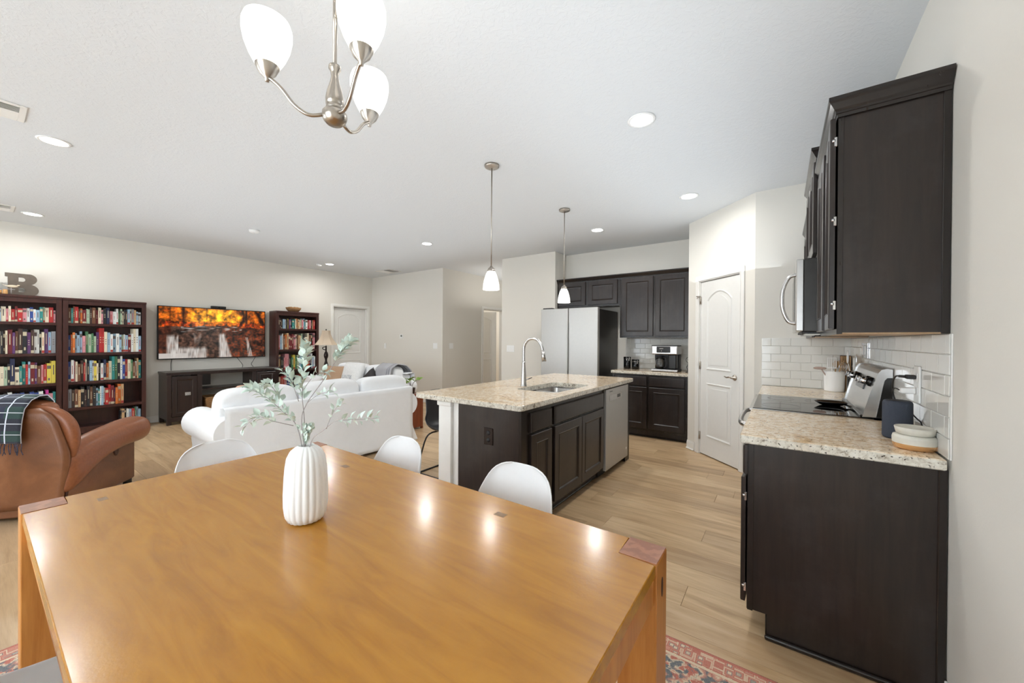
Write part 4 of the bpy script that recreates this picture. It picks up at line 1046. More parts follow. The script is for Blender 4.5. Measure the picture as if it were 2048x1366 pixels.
def face_holes(bm, out, holes, d0, d1, M):
    def loop(o, y): return [bm.verts.new(M @ Vector((u, y, v))) for u, v in o]
    for y in (d0, d1):
        es = []
        for o in [out]+holes:
            vs = loop(o, y); es += [bm.edges.new((vs[i], vs[(i+1) % len(vs)])) for i in range(len(vs))]
        bmesh.ops.triangle_fill(bm, use_beauty=True, edges=es)
    for o in [out]+holes:
        a = loop(o, d0); b = loop(o, d1); n = len(o)
        for i in range(n): bm.faces.new((a[i], a[(i+1) % n], b[(i+1) % n], b[i]))
face_holes(bm, letterB(1, B0y, B0z), [Dh(.073, .027), Dh(.205, .027)], -.0, .035, fr_)
M_letter = plain('aged_grey_brown_metal', rgb(104, 94, 84), .5, .3, var=.12, scale=20)
obj('letter_body', bm, M_letter, t)
t = thing('figurine', 'small pale bird and twig figurine beside the metal letter', 'figurine', (-7.86, .27, 1.86))
bm = NB(); puff(bm, (-7.82, .29, 1.965), (.012, .045, .016), 2.2, 4); puff(bm, (-7.82, .335, 1.978), (.010, .014, .010), 2, 3); prism(bm, [(.25, 1.972), (.21, 1.985), (.25, 1.960)], -.004, .004, frame((-7.82, 0, 0), (0, 1, 0))); obj('bird', bm, plain('bleached_driftwood', rgb(206, 190, 166), .8), t)
bm = NB(); tube(bm, [(-7.82, .19, 1.925), (-7.82, .25, 1.93), (-7.82, .31, 1.925)], .004, 6, 4); tube(bm, [(-7.82, .28, 1.86), (-7.82, .28, 1.955)], .004, 6); obj('twig', bm, M_stem, t)
bm = NB(); lathe(bm, [(0, 0), (.020, 0), (.022, .01), (.018, .06), (.0, .062)], 14, loc=(-7.82, .235, 1.861)); lathe(bm, [(0, 0), (.022, 0), (.022, .05), (0, .052)], 14, loc=(-7.84, .19, 1.861))
obj('candle_holder', bm, plain('amber_glass_holder', rgb(196, 150, 96), .2), t)
t = thing('woven_bowl', 'woven straw bowl on top of the bookcase by the lamp', 'bowl', (-7.87, 3.66, 1.86))
bm = NB(); lathe(bm, [(0, 0), (.07, 0), (.10, .02), (.125, .06), (.128, .085), (.120, .085), (.115, .06), (.09, .03), (0, .02)], 28, M=Matrix.Diagonal((.8, 1.1, 1, 1)), loc=(-7.87, 3.66, 1.8605)); obj('bowl_body', bm, M_wicker, t)
bm = NB()
for k in range(7): 
    a = k*.9; puff(bm, (-7.87+.05*math.cos(a), 3.66+.075*math.sin(a), 1.94), (.025, .03, .02), 2, 3)
obj('shells_in_bowl', bm, plain('dried_pod_brown', rgb(170, 132, 92), .8, var=.2), t, kind='stuff')

# ------------------------------------------------------------------ television and console
def tv_screen(parent):
    nx, nz = 230, 128; y0, y1, z0, z1 = 1.688, 3.186, 1.005, 1.832; x = -7.974
    vs = []; cols = []
    def N(a, b, s, o=0): return noise.noise(Vector((a*s, b*s, o)))
    def fbm(a, b, s, o=0): return N(a, b, s, o)+.5*N(a, b, s*2, o+3)+.25*N(a, b, s*4.1, o+7)+.15*N(a, b, s*9, o+9)
    for j in range(nz+1):
        for i in range(nx+1):
            u = i/nx; v = j/nz; vs.append((x, y0+(y1-y0)*u, z0+(z1-z0)*v))
            A = u*1.8
            f = fbm(A, v, 9); g = fbm(A, v, 22, 5)
            hor = .60+.05*math.sin(u*3.1)+.03*N(u, 0, 6)      # top line of the rocks
            if v > hor:
                t = (v-hor)/(1-hor); k = .5+.9*f+.25*g
                glow = max(0, 1-((u-.50)/.30)**2)*max(0, 1-((t-.45)/.7)**2)
                c = Vector((.66, .34, .08))*(.35+.95*max(0, k))+Vector((.45, .42, .06))*glow*(.4+.8*max(0, k))+Vector((.30, .05, 0))*max(0, g)
                trunk = max(0, 1-abs((u-.745)-.03*math.sin(v*9))*38)+max(0, 1-abs(u-.93-(.9-v)*.32)*24)+max(0, 1-abs(u-.80)*60)+.8*max(0, 1-abs(u-.20)*55)+.6*max(0, 1-abs(u-.09)*70)+.5*max(0, 1-abs(u-.41)*90)
                c = c*(1-min(1, trunk)*.88)
                if t < .25: c = c*.55+Vector((.34, .08, .02))*(.6+g)
            else:
                rock = .5+.7*f+.5*g
                c = Vector((.30, .21, .17))*(.25+rock)
                if u > .55: 
                    m = max(0, min(1, (g+.35)*2)); c = c.lerp(Vector((.50, .18, .06))*(.35+rock*.7), m*.6)
                if u < .10: c = Vector((.22, .11, .07))*(.5+rock)
                s = .5+.9*N(u, v*.06, 110)+.4*N(u, v*.1, 45)
                # water: left cascade, middle fall, thin right fall
                wl = 0
                if .06 < u < .42:
                    top = .50-.30*max(0, (.16-u)/.1) if u < .16 else (.24+.02*N(u, 0, 30))
                    top = .54 - .6*max(0, u-.06) if u < .10 else top
                    if u < .13: top = .48
                    wl = max(0, min(1, (top-v)*14))*(.55+.5*s)*min(1, max(0, min(u-.05, .42-u)*40))
                lf = .515; rt = .595+.16*max(0, .42-v)
                if v < .52: wl = max(wl, min(1, max(0, min(u-lf, rt-u)*45))*(.6+.5*s)*min(1, (.52-v)*20))
                rr = .80+.10*max(0, .45-v)
                if abs(u-rr) < .014+.05*max(0, .3-v) and v < .42: wl = max(wl, .25+.6*s)
                if hor-.10 < v < hor and .18 < u < .75: wl = max(wl, max(0, N(u, v*5, 14, 3)-.05)*1.6)
                if .28 < u < .42 and .25 < v < .50: wl = max(wl, max(0, N(u, v*.15, 26))*1.3)
                if v < .10 and u < .24: wl = max(wl, .9)
                wl = max(0, min(1, wl)); c = c.lerp(Vector((.72, .70, .68)), wl)
            c = Vector([max(0, min(1, q))**2.2 for q in c]); cols.append(c)
    fc = []
    for j in range(nz):
        for i in range(nx): a = j*(nx+1)+i; fc.append((a, a+1, a+nx+2, a+nx+1))
    o0 = Vector(worldpos(parent))
    me = bpy.data.meshes.new('screen'); me.from_pydata([tuple(Vector(p)-o0) for p in vs], [], fc)
    ca = me.color_attributes.new('picture', 'FLOAT_COLOR', 'POINT')
    for i, c in enumerate(cols): ca.data[i].color = (c.x, c.y, c.z, 1)
    t = NT('lit_television_picture'); at = t.n('ShaderNodeVertexColor', layer_name='picture')
    t.set(Base_Color=(.01, .01, .01, 1), Emission_Color=at.outputs['Color'], Emission_Strength=.95, Roughness=.15); me.materials.append(t.m)
    o = bpy.data.objects.new('screen', me); COL.objects.link(o); o.parent = parent
t = thing('television', 'large wall mounted television showing an autumn waterfall', 'television', (-8.0, 2.435, 1.42))
bm = NB(); bx(bm, (-8.02, 1.672, .990), (-7.976, 3.200, 1.845), .004); obj('bezel', bm, M_black, t)
bm = NB(); bx(bm, (-8.048, 2.1, 1.2), (-8.02, 2.8, 1.6)); obj('wall_bracket', bm, M_blackm, t)
tv_screen(t); tvt = t
bm = NB(); bx(bm, (-7.99, 2.44, .985), (-7.973, 2.47, .992), .001); obj('logo_bar', bm, M_chrome, t)
t = thing('webcam_bar', 'small black camera bar on top of the television', 'camera', (-7.99, 2.46, 1.85))
bm = NB(); bx(bm, (-8.01, 2.36, 1.8455), (-7.965, 2.575, 1.888), .008, seg=2); obj('housing', bm, M_blackm, t)
bm = NB(); lathe(bm, [(0, 0), (.010, 0), (.010, .003), (0, .003)], 14, M=Matrix.Translation((-7.966, 2.47, 1.867)) @ Matrix.Rotation(R(90), 4, 'Y')); obj('lens', bm, M_glassk, t)
for i, (pts, lb) in enumerate((([(-8.03, 1.86, 1.0), (-8.035, 1.85, .93), (-8.03, 1.85, .808)], 'thin black cord at left from television down to console'),
                 ([(-8.03, 2.75, 1.0), (-8.03, 2.80, .93), (-8.03, 2.85, .85), (-8.02, 2.84, .808)], 'thin black cord below the right half of the television'),
                 ([(-8.03, 3.06, 1.0), (-8.03, 3.02, .92), (-8.03, 2.99, .86), (-8.02, 3.02, .808)], 'thin black cord below the television right corner'))):
    bm = NB(); tube(bm, pts, .004, 6, 4); obj('power_cord', bm, M_blackm, tvt)
t = thing('media_console', 'long dark wooden television console with open centre shelves', 'console', (-7.81, 2.48, 0))
cx0, cx1, cy0, cy1 = XL+.02, -7.585, 1.70, 3.27
bm = NB(); bx(bm, (cx0, cy0-.012, .775), (cx1+.012, cy1+.012, .805), .004); bx(bm, (cx0, cy0-.004, .755), (cx1+.006, cy1+.004, .775), .003); obj('top', bm, M_stand, t)
for a, b in ((cy0, cy0+.02), (cy0+.40, cy0+.42), (cy1-.42, cy1-.40), (cy1-.02, cy1)):
    bm = NB(); bx(bm, (cx0, a, .10 if b-a < .03 and a not in (cy0,) and b != cy1 else .08), (cx1-.004, b, .755), .001); obj('side_panel', bm, M_stand, t)
for a in (cy0, cy1-.055):
    for xx in (cx0, cx1-.055):
        bm = NB(); bx(bm, (xx, a, .001), (xx+.055, a+.055, .10), .002); obj('foot', bm, M_stand, t)
bm = NB(); bx(bm, (cx0, cy0+.01, .08), (cx1-.004, cy1-.01, .12), .001); obj('bottom_panel', bm, M_stand, t)
bm = NB(); bx(bm, (cx1-.006, cy0, .05), (cx1+.004, cy1, .10), .002); obj('plinth', bm, M_stand, t)
bm = NB(); bx(bm, (cx0+.02, cy0+.42, .50), (cx1-.03, cy1-.42, .518), .001); obj('centre_shelf', bm, M_stand, t)
for a, b in ((cy0, cy0+.055), (cy0+.365, cy0+.43), (cy1-.43, cy1-.365), (cy1-.055, cy1)):
    bm = NB(); bx(bm, (cx1-.006, a, .10), (cx1+.004, b, .755), .001); obj('stile', bm, M_stand, t)
for i, a in enumerate((cy0+.055, cy1-.365)):
    q = cab_door(frame((cx1-.004, a+.004, .13), (0, 1, 0)), .302, .61, t, fr=.045, mat=M_stand)
    bm = NB(); hy = a+.19; bx(bm, (cx1+.016, hy-.035, .44), (cx1+.020, hy+.035, .49), .001)
    tube(bm, [(cx1+.02, hy-.025, .475), (cx1+.034, hy-.02, .452), (cx1+.034, hy+.02, .452), (cx1+.02, hy+.025, .475)], .003, 6, 3); obj('pull', bm, M_chrome, q)
bm = NB(); bx(bm, (cx0, cy0+.42, .54), (cx0+.006, cy1-.9, .755)); obj('back_strip', bm, M_stand, t)
t = thing('wicker_basket', 'woven wicker basket in the open centre of the console', 'basket', (-7.75, 2.4, .12))
bm = NB()
out = rrect(-7.95, 2.18, -7.60, 2.66, .03, 4); rs = []
for z, k in ((.122, .02), (.15, .01), (.36, 0), (.375, -.006), (.375, .012), (.14, .02)):
    rs.append([bm.verts.new((x-math.copysign(k, x+7.775), y-math.copysign(k, y-2.42), z)) for x, y in out])
for a, b in zip(rs[:-1], rs[1:]):
    for i in range(len(out)): bm.faces.new((a[i], a[(i+1) % len(out)], b[(i+1) % len(out)], b[i]))
bm.faces.new(rs[0]); bm.faces.new(rs[-1]); obj('basket_body', bm, M_wicker, t)
bm = NB(); puff(bm, (-7.62, 2.53, .30), (.07, .13, .13), 2.6, 8, wob=.03, seed=4, fr=7); tag(obj('folded_cloth', bm, plain('navy_blue_cloth', rgb(44, 64, 96), .9, bump=.3, scale=50)), 'navy blue cloth hanging over the wicker basket', 'cloth')

# ------------------------------------------------------------------ white slipcovered sofa (back to the camera, facing the television)
def arm_profile(cy, s, zt=.735, r=.145, flare=.06):
    """rolled-arm outline in the (y,z) plane; s=-1 rolls toward -y"""
    o = []
    zc = zt-r
    for i in range(0, 15):
        a = R(62-(62+206)*i/14 + 0) if False else R(40+ (205)*i/14)
        o.append((cy - s*(-1)*0 + (r*math.cos(a))*(-s)*(-1) if False else cy + s*(-math.cos(a))*r, zc+math.sin(a)*r))
    # o runs from the inner top over the crown and down the outside
    o.append((cy+s*.065, zc-.16)); o.append((cy+s*.055, zc-.24)); o.append((cy+s*.075, .20)); o.append((cy+s*(.09+flare), .03))
    o.append((cy-s*.11, .03)); o.append((cy-s*.11, zc+.05))
    return o
def loft_x(bm, prof, xs, M=None, squeeze=None):
    rings = []
    for k, x in enumerate(xs):
        cy = sum(p[0] for p in prof)/len(prof); cz = sum(p[1] for p in prof)/len(prof); q = squeeze[k] if squeeze else 1
        rings.append([bm.verts.new((x, cy+(y-cy)*q, max(.03, cz+(z-cz)*q))) for y, z in prof])
    n = len(prof)
    for a, b in zip(rings[:-1], rings[1:]):
        for i in range(n): f = bm.faces.new((a[i], a[(i+1) % n], b[(i+1) % n], b[i])); f.smooth = True
    bm.faces.new(rings[0]); bm.faces.new(rings[-1])
    if M is not None: bmesh.ops.transform(bm, matrix=M, verts=[v for r_ in rings for v in r_])
def make_sofa(name, label, M, W, loc, ncush, D=.92, group=None, zt=.735, cz=.80, arm_r=.145, za=.66, over=.08):
    """local frame: back face on x=0 looking +x, seat toward -x, width along y from 0 to W"""
    t = thing(name, label, 'sofa', loc)
    y0, y1 = 0, W
    for s, c in ((-1, y0), (1, y1)):
        bm = NB(); loft_x(bm, arm_profile(c, s, za, arm_r), [0.0, -.006, -.03, -D*.5, -D+.04, -D+.008, -D], M, [.955, .99, 1, 1, 1, .985, .94]); obj('arm', bm, M_sofa, t)
    # back panel with a slightly billowing skirt
    bm = NB(); ny, nz = 40, 16; rows = []
    for j in range(nz+1):
        z = .035+(zt-.01-.035)*j/nz; row = []
        for i in range(ny+1):
            y = y0-.06+(W+.12)*i/ny; e = max(0, .30-z)/.30
            x = .004+.020*e + .006*noise.noise(Vector((y*3, z*2, 1.3))) + .010*e*noise.noise(Vector((y*7, .3, 4)))
            row.append(bm.verts.new(M @ Vector((x, y-(.0), z))))
        rows.append(row)
    top = [bm.verts.new(M @ Vector((-.03, y0-.06+(W+.12)*i/ny, zt+.004))) for i in range(ny+1)]; rows.append(top)
    rows.append([bm.verts.new(M @ Vector((-.16, y0-.06+(W+.12)*i/ny, zt-.01))) for i in range(ny+1)])
    for a, b in zip(rows[:-1], rows[1:]):
        for i in range(ny): f = bm.faces.new((a[i], a[i+1], b[i+1], b[i])); f.smooth = True
    ba = obj('back_cover', bm, M_sofa, t); md = ba.modifiers.new('solid', 'SOLIDIFY'); md.thickness = .006
    bm = NB(); bx(bm, (-.20, y0+.02, .05), (-.012, y1-.02, zt-.03), .03, M=M, seg=2); bx(bm, (-D+.05, y0+.05, .06), (-.1, y1-.05, .30), .03, M=M, seg=2); obj('frame', bm, M_sofa, t)
    cw = (W-.16)/ncush
    for k in range(ncush):
        bm = NB(); puff(bm, (-D*.56, y0+.08+cw*(k+.5), .385), (D*.40, cw*.495, .095), 4.5, 9, M, .008, k+3); obj('seat_cushion', bm, M_sofa, t)
        bm = NB(); puff(bm, (-.21, y0-over+(W+2*over)/ncush*(k+.5), cz-.20), (.125, (W+2*over)/ncush*.5, .245), 5.0, 12, M, .016, k+8, fr=3.0); obj('back_cushion', bm, M_sofa, t)
    bm = NB(); bx(bm, (-D+.02, y0-.02, .001), (-.06, y1+.02, .05), M=M); obj('base', bm, M_blackm, t)
    return t
Ms = Matrix.Translation((-3.86, 1.30, 0))
make_sofa('sofa', 'white slipcovered three seat sofa seen from behind', Ms, 1.90, (-4.3, 2.25, 0), 3, D=.85, cz=.835)
Ml = Matrix.Translation((-4.89, 4.12, 0)) @ Matrix.Rotation(R(90), 4, 'Z') @ Matrix.Translation((0, 0, 0))
make_sofa('loveseat', 'white slipcovered loveseat with pillows facing the camera', Ml, 1.75, (-5.75, 3.7, 0), 2, D=.80, zt=.80, cz=.865, arm_r=.13, za=.70, over=-.04)
def pillow(name, label, c, w, h, th, rot, mat, seed=0, group='throw pillows on the loveseat'):
    bm = NB(); n = 16; top = []; Mx = Matrix.Translation(c) @ rot
    for s in (1, -1):
        rows = []
        for j in range(n+1):
            row = []
            for i in range(n+1):
                u = -1+2*i/n; v = -1+2*j/n
                k = max(0, (1-u**4)*(1-v**4))**.5
                pin = 1-.07*(1-abs(u))*(v*v) if False else 1
                x = u*w/2*(1-.06*(1-v*v)); z = v*h/2*(1-.06*(1-u*u)); y = s*th/2*k + .006*noise.noise(Vector((u*2+seed, v*2, s)))*k
                if s == -1 and (i in (0, n) or j in (0, n)): row.append(top[j][i])
                else: row.append(bm.verts.new(Mx @ Vector((x, y, z))))
            rows.append(row)
        if s == 1: top = rows
        for a, b in zip(rows[:-1], rows[1:]):
            for i in range(n): f = bm.faces.new((a[i], a[i+1], b[i+1], b[i])); f.smooth = True
    o = obj(name, bm, mat); return tag(o, label, 'pillow', group)
RX = lambda a: Matrix.Rotation(R(a), 4, 'X'); RY = lambda a: Matrix.Rotation(R(a), 4, 'Y'); RZ = lambda a: Matrix.Rotation(R(a), 4, 'Z')
M_tan = plain('tan_linen', rgb(178, 146, 118), .85, bump=.2, scale=80); M_wpil = plain('white_pillow_cotton', rgb(232, 232, 230), .9, bump=.1, scale=40)
M_dkp = plain('charcoal_velvet', rgb(46, 42, 42), .8, bump=.2, scale=60)
pillow('throw_pillow', 'tan square pillow at the left of the loveseat', (-6.30, 3.60, .66), .46, .44, .15, RZ(16) @ RX(-18), M_tan, 1)
pw = pillow('throw_pillow', 'white pillow with pale printed letters behind the tan pillow', (-5.88, 3.68, .70), .52, .48, .15, RZ(4) @ RX(-16), M_wpil, 2)
pillow('throw_pillow', 'dark charcoal pillow turned on its corner beside the throw', (-5.36, 3.64, .62), .40, .40, .14, RZ(-6) @ RX(-18) @ RY(43), M_dkp, 3)
def text_obj(name, body, size, M, mat, parent=None, ext=.0006):
    cu = bpy.data.curves.new(name, 'FONT'); cu.body = body; cu.size = size; cu.extrude = ext; cu.align_x = 'CENTER'; cu.align_y = 'CENTER'
    tmp = bpy.data.objects.new(name, cu); COL.objects.link(tmp); dg = bpy.context.evaluated_depsgraph_get(); me = bpy.data.meshes.new_from_object(tmp.evaluated_get(dg)); bpy.data.objects.remove(tmp)
    me.transform(M if parent is None else Matrix.Translation(-worldpos(parent)) @ M); me.materials.clear(); me.materials.append(mat)
    o = bpy.data.objects.new(name, me); COL.objects.link(o)
    if parent: o.parent = parent
    return o
M_print = plain('pale_grey_print', rgb(170, 176, 184), .8)
text_obj('printed_letters', 'UNTIE', .085, Matrix.Translation((-5.88, 3.68, .70)) @ RZ(4) @ RX(-16) @ Matrix.Translation((-.03, -.078, -.02)) @ RX(90), M_print, pw)
# grey knitted throw over the loveseat's right end
def sheet(name, pts_fn, nu, nv, mat, th=.008, parent=None):
    bm = NB(); uvl = bm.loops.layers.uv.new('UVMap'); rows = [[bm.verts.new(pts_fn(i/nu, j/nv)) for i in range(nu+1)] for j in range(nv+1)]
    for j in range(nv):
        for i in range(nu):
            f = bm.faces.new((rows[j][i], rows[j][i+1], rows[j+1][i+1], rows[j+1][i])); f.smooth = True
            for lp, (a, b) in zip(f.loops, ((i, j), (i+1, j), (i+1, j+1), (i, j+1))): lp[uvl].uv = (a/nu, b/nv)
    o = obj(name, bm, mat, parent, local=True) if parent else obj(name, bm, mat)
    m = o.modifiers.new('solid', 'SOLIDIFY'); m.thickness = th; m.offset = 1
    return o
def throw_fn(u, v):
    x = -5.30+.38*u + .02*math.sin(v*9); 
    P = [(3.46, .50), (3.60, .56), (3.72, .72), (3.77, .86), (3.89, .925), (4.04, .90), (4.125, .82), (4.15, .55)]
    k = v*(len(P)-1); i = min(int(k), len(P)-2); f = k-i
    y = P[i][0]*(1-f)+P[i+1][0]*f; z = P[i][1]*(1-f)+P[i+1][1]*f
    return (x, y-.012, z+.008*math.sin(u*14+v*3)+.012)
t = NT('grey_knit_throw'); _uv = t.n('ShaderNodeTexCoord').outputs['UV']; _w = t.n('ShaderNodeTexWave'); _w.inputs['Scale'].default_value = 14; t.l(_uv, _w.inputs[0])
_s = t.n('ShaderNodeSeparateXYZ'); t.l(_uv, _s.inputs[0])
t.set(Base_Color=t.mix(t.ramp(_s.outputs[0], [(.70, (0, 0, 0, 1)), (.72, (1, 1, 1, 1)), (.76, (0, 0, 0, 1)), (.84, (0, 0, 0, 1)), (.86, (1, 1, 1, 1)), (.90, (0, 0, 0, 1))]), t.mix(_w.outputs['Fac'], rgb(150, 150, 154), rgb(178, 176, 178)), rgb(84, 88, 98)), Roughness=.95)
tag(sheet('throw_blanket', throw_fn, 20, 40, t.m, .01), 'grey knitted throw with dark stripes over the loveseat back', 'blanket')

# side table and plant
t = thing('side_table', 'reddish brown wooden side table between the two white sofas', 'table', (-4.46, 3.80, 0))
bm = NB(); bx(bm, (-4.66, 3.66, .50), (-4.40, 3.93, .525), .004); obj('top', bm, M_brownwood, t)
bm = NB(); bx(bm, (-4.655, 3.665, .03), (-4.405, 3.925, .50), .003); obj('body', bm, M_brownwood, t)
bm = NB()
for a in (-4.655, -4.435):
    for b in (3.665, 3.895): bx(bm, (a, b, .001), (a+.03, b+.03, .03))
obj('foot', bm, M_brownwood, t)
t = thing('potted_plant', 'small leafy green plant on the reddish side table', 'plant', (-4.52, 3.80, .525))
bm = NB(); lathe(bm, [(0, 0), (.05, 0), (.062, .08), (.066, .085), (.058, .085), (.05, .07), (0, .07)], 18, loc=(-4.52, 3.79, .5255)); obj('pot', bm, plain('dark_glazed_pot', rgb(60, 56, 50), .3), t)
gl_ = leaf_mesh(.085, .06, M_leafg); r3 = random.Random(3)
for k in range(7):
    a = r3.uniform(0, 6.28); L = r3.uniform(.05, .13); q = r3.uniform(.03, .12)
    tip = Vector((-4.52+math.cos(a)*q, 3.79+math.sin(a)*q, .60+L))
    bm = NB(); tube(bm, [(-4.52, 3.79, .59), (-4.52+math.cos(a)*q*.4, 3.79+math.sin(a)*q*.4, .60+L*.8), tip], .0035, 6, 4); obj('stem', bm, M_stem, t)
    for m_ in range(2): 
        rnd = r3; put_leaf(t, Vector((-4.52, 3.80, .525)), tip, (math.cos(a+m_*1.9), math.sin(a+m_*1.9), r3.uniform(-.1, .7)), gl_, r3.uniform(.7, 1.1))

# floor lamp
lx, ly = -7.00, 3.845
t = thing('floor_lamp', 'dark bronze floor lamp with cream bell shade beside the bookcase', 'lamp', (lx, ly, 0))
bm = NB(); lathe(bm, [(0, 0), (.14, 0), (.145, .012), (.12, .025), (.04, .04), (.016, .07), (.012, .12), (0, .12)], 28, loc=(lx, ly, .001)); obj('base', bm, M_bronze, t)
bm = NB(); lathe(bm, [(0, .1), (.013, .1), (.013, .62), (.02, .66), (.035, .70), (.045, .76), (.045, .82), (.03, .88), (.018, .92), (.022, .96), (.036, .99), (.04, 1.03), (.03, 1.07), (.014, 1.10), (.012, 1.20), (0, 1.20)], 20, loc=(lx, ly, .001)); obj('pole', bm, M_bronze, t)
bm = NB(); tube(bm, [(lx, ly, 1.12), (lx-.05, ly-.03, 1.14), (lx-.06, ly-.03, 1.17), (lx, ly, 1.19)], .008, 8, 4); obj('swing_arm', bm, M_bronze, t)
bm = NB(); pf = []
for i in range(13):
    s = i/12; pf.append((.075+.135*(s**1.9), 1.49-.27*s))
pf2 = [(r_-.004, z) for r_, z in pf[::-1]]
lathe(bm, pf+pf2, 8, loc=(lx, ly, 0), cap=False, smooth=False); sh = obj('shade', bm, M_linen, t)
bm = NB(); lathe(bm, [(0, 1.18), (.004, 1.18), (.004, 1.49), (.010, 1.495), (.010, 1.515), (0, 1.52)], 10, loc=(lx, ly, 0)); obj('finial', bm, M_bronze, t)

# ------------------------------------------------------------------ cognac leather recliner with plaid blanket
cx, cy, rz = -4.83, .30, R(49.5)
t = thing('recliner', 'brown leather rolled arm recliner seen from behind', 'armchair', (cx, cy, 0), rz)
def lo(name, bm, mat):
    for v in bm.verts:
        if v.co.y < 0: v.co.y *= .78
        if v.co.z > .45: v.co.z = .45+(v.co.z-.45)*.83
    return obj(name, bm, mat, t, local=True)
for s in (1, -1):
    bm = NB()
    out = [(-.40, .05), (.40, .05), (.40, .47), (.30, .49), (-.20, .42), (-.40, .30)]
    Mx = Matrix(((0, 1, 0, 0), (1, 0, 0, 0), (0, 0, 1, 0), (0, 0, 0, 1)))
    prism(bm, out, s*.31 if s > 0 else s*.405, s*.405 if s > 0 else s*.31, Mx)
    bmesh.ops.bevel(bm, geom=bm.edges[:], offset=.008, segments=2, affect='EDGES'); lo('side_panel', bm, M_leather)
    # arm pad: lofted ellipses
    bm = NB(); rings = []
    for yy, cz, rx, rzz in ((-.47, .30, .02, .05), (-.455, .32, .06, .13), (-.40, .36, .082, .175), (-.28, .415, .092, .165), (-.12, .47, .10, .138), (.08, .505, .11, .125), (.25, .52, .12, .13), (.36, .52, .122, .135), (.42, .518, .115, .128), (.462, .515, .085, .095), (.48, .513, .03, .035)):
        ring = []
        for k in range(20):
            a = 2*PI*k/20; c, sn = math.cos(a), math.sin(a)
            px = math.copysign(abs(c)**.85, c)*rx; pz = math.copysign(abs(sn)**.8, sn)*rzz
            ring.append(bm.verts.new((s*(.385)+px+.02*s, yy, cz+pz)))
        rings.append(ring)
    for a, b in zip(rings[:-1], rings[1:]):
        for k in range(20): f = bm.faces.new((a[k], a[(k+1) % 20], b[(k+1) % 20], b[k])); f.smooth = True
    bm.faces.new(rings[0]); bm.faces.new(rings[-1])
    ar = lo('arm_pad', bm, M_leather2); md = ar.modifiers.new('s', 'SUBSURF'); md.levels = md.render_levels = 1
    bm = NB(); tube(bm, [(s*.413, -.42, .16), (s*.415, -.415, .24), (s*.40, -.445, .34), (s*.395, -.425, .44), (s*.37, -.37, .56)], .010, 8, 5); lo('welt', bm, M_leatherd)
    bm = NB(); lathe(bm, [(0, 0), (.030, 0), (.030, .006), (.018, .009), (0, .004)], 20, M=Matrix.Translation((s*.404, .17, .36)) @ Matrix.Rotation(R(90*s), 4, 'Y') @ Matrix.Diagonal((1.45, 1, 1, 1))); lo('recline_latch', bm, M_leatherd)
# back shell
bm = NB(); rows = []
nz = 14; nx = 20
for j in range(nz+1):
    q = j/nz; z = .10+.80*q; hw = .405+.05*math.sin(PI*min(1, q/.9))**2
    if q > .82: hw -= .10*((q-.82)/.18)**2
    yb = -.43-.05*q*q if q > .3 else -.43-.05*q*.3
    row = []
    for i in range(nx+1):
        u = -1+2*i/nx; row.append(bm.verts.new((hw*u, yb-.045*(1-abs(u)**3)*min(1, q*3)+.012*noise.noise(Vector((u*2, q*3, 2))), z)))
    rows.append(row)
for a, b in zip(rows[:-1], rows[1:]):
    for i in range(nx): f = bm.faces.new((a[i], a[i+1], b[i+1], b[i])); f.smooth = True
bk = lo('outer_back', bm, M_leather); md = bk.modifiers.new('s', 'SOLIDIFY'); md.thickness = .03; md.offset = 1
bm = NB(); puff(bm, (0, -.36, .62), (.36, .10, .34), 4, 10, wob=.01); lo('back_padding', bm, M_leather)
bm = NB(); puff(bm, (0, -.37, .86), (.33, .14, .125), 2.8, 10, wob=.012, seed=5); lo('head_cushion', bm, M_leather2)
for s in (-1, 1):
    bm = NB(); tube(bm, [(s*.43, -.405, .44), (s*.45, -.42, .60), (s*.43, -.43, .74), (s*.365, -.44, .845), (s*.26, -.445, .895), (s*.17, -.45, .905)], lambda q: .030+.022*math.sin(PI*min(1, q*1.15)), 14, 5); lo('side_roll', bm, M_leather2)
    bm = NB(); pts = catmull([(s*.405, -.452, .42), (s*.422, -.468, .60), (s*.40, -.482, .74), (s*.335, -.495, .825), (s*.25, -.505, .85)], 8); tube(bm, pts, .005, 6); lo('stitched_seam', bm, M_leatherd)
bm = NB(); bx(bm, (-.39, -.425, .03), (.39, -.395, .16), .01); lo('back_skirt', bm, M_leather)
bm = NB(); puff(bm, (0, .02, .38), (.29, .40, .10), 4, 8, wob=.008); lo('seat_cushion', bm, M_leather2)
bm = NB(); bx(bm, (-.29, .36, .06), (.29, .42, .40), .03, seg=3); bx(bm, (-.30, -.40, .08), (.30, .38, .27)); lo('footrest', bm, M_leather)
bm = NB()
for a in (-.36, .36):
    for b in (-.38, .38): lathe(bm, [(0, 0), (.03, 0), (.03, .05), (0, .05)], 12, loc=(a, b, .001))
lo('foot', bm, M_blackm)
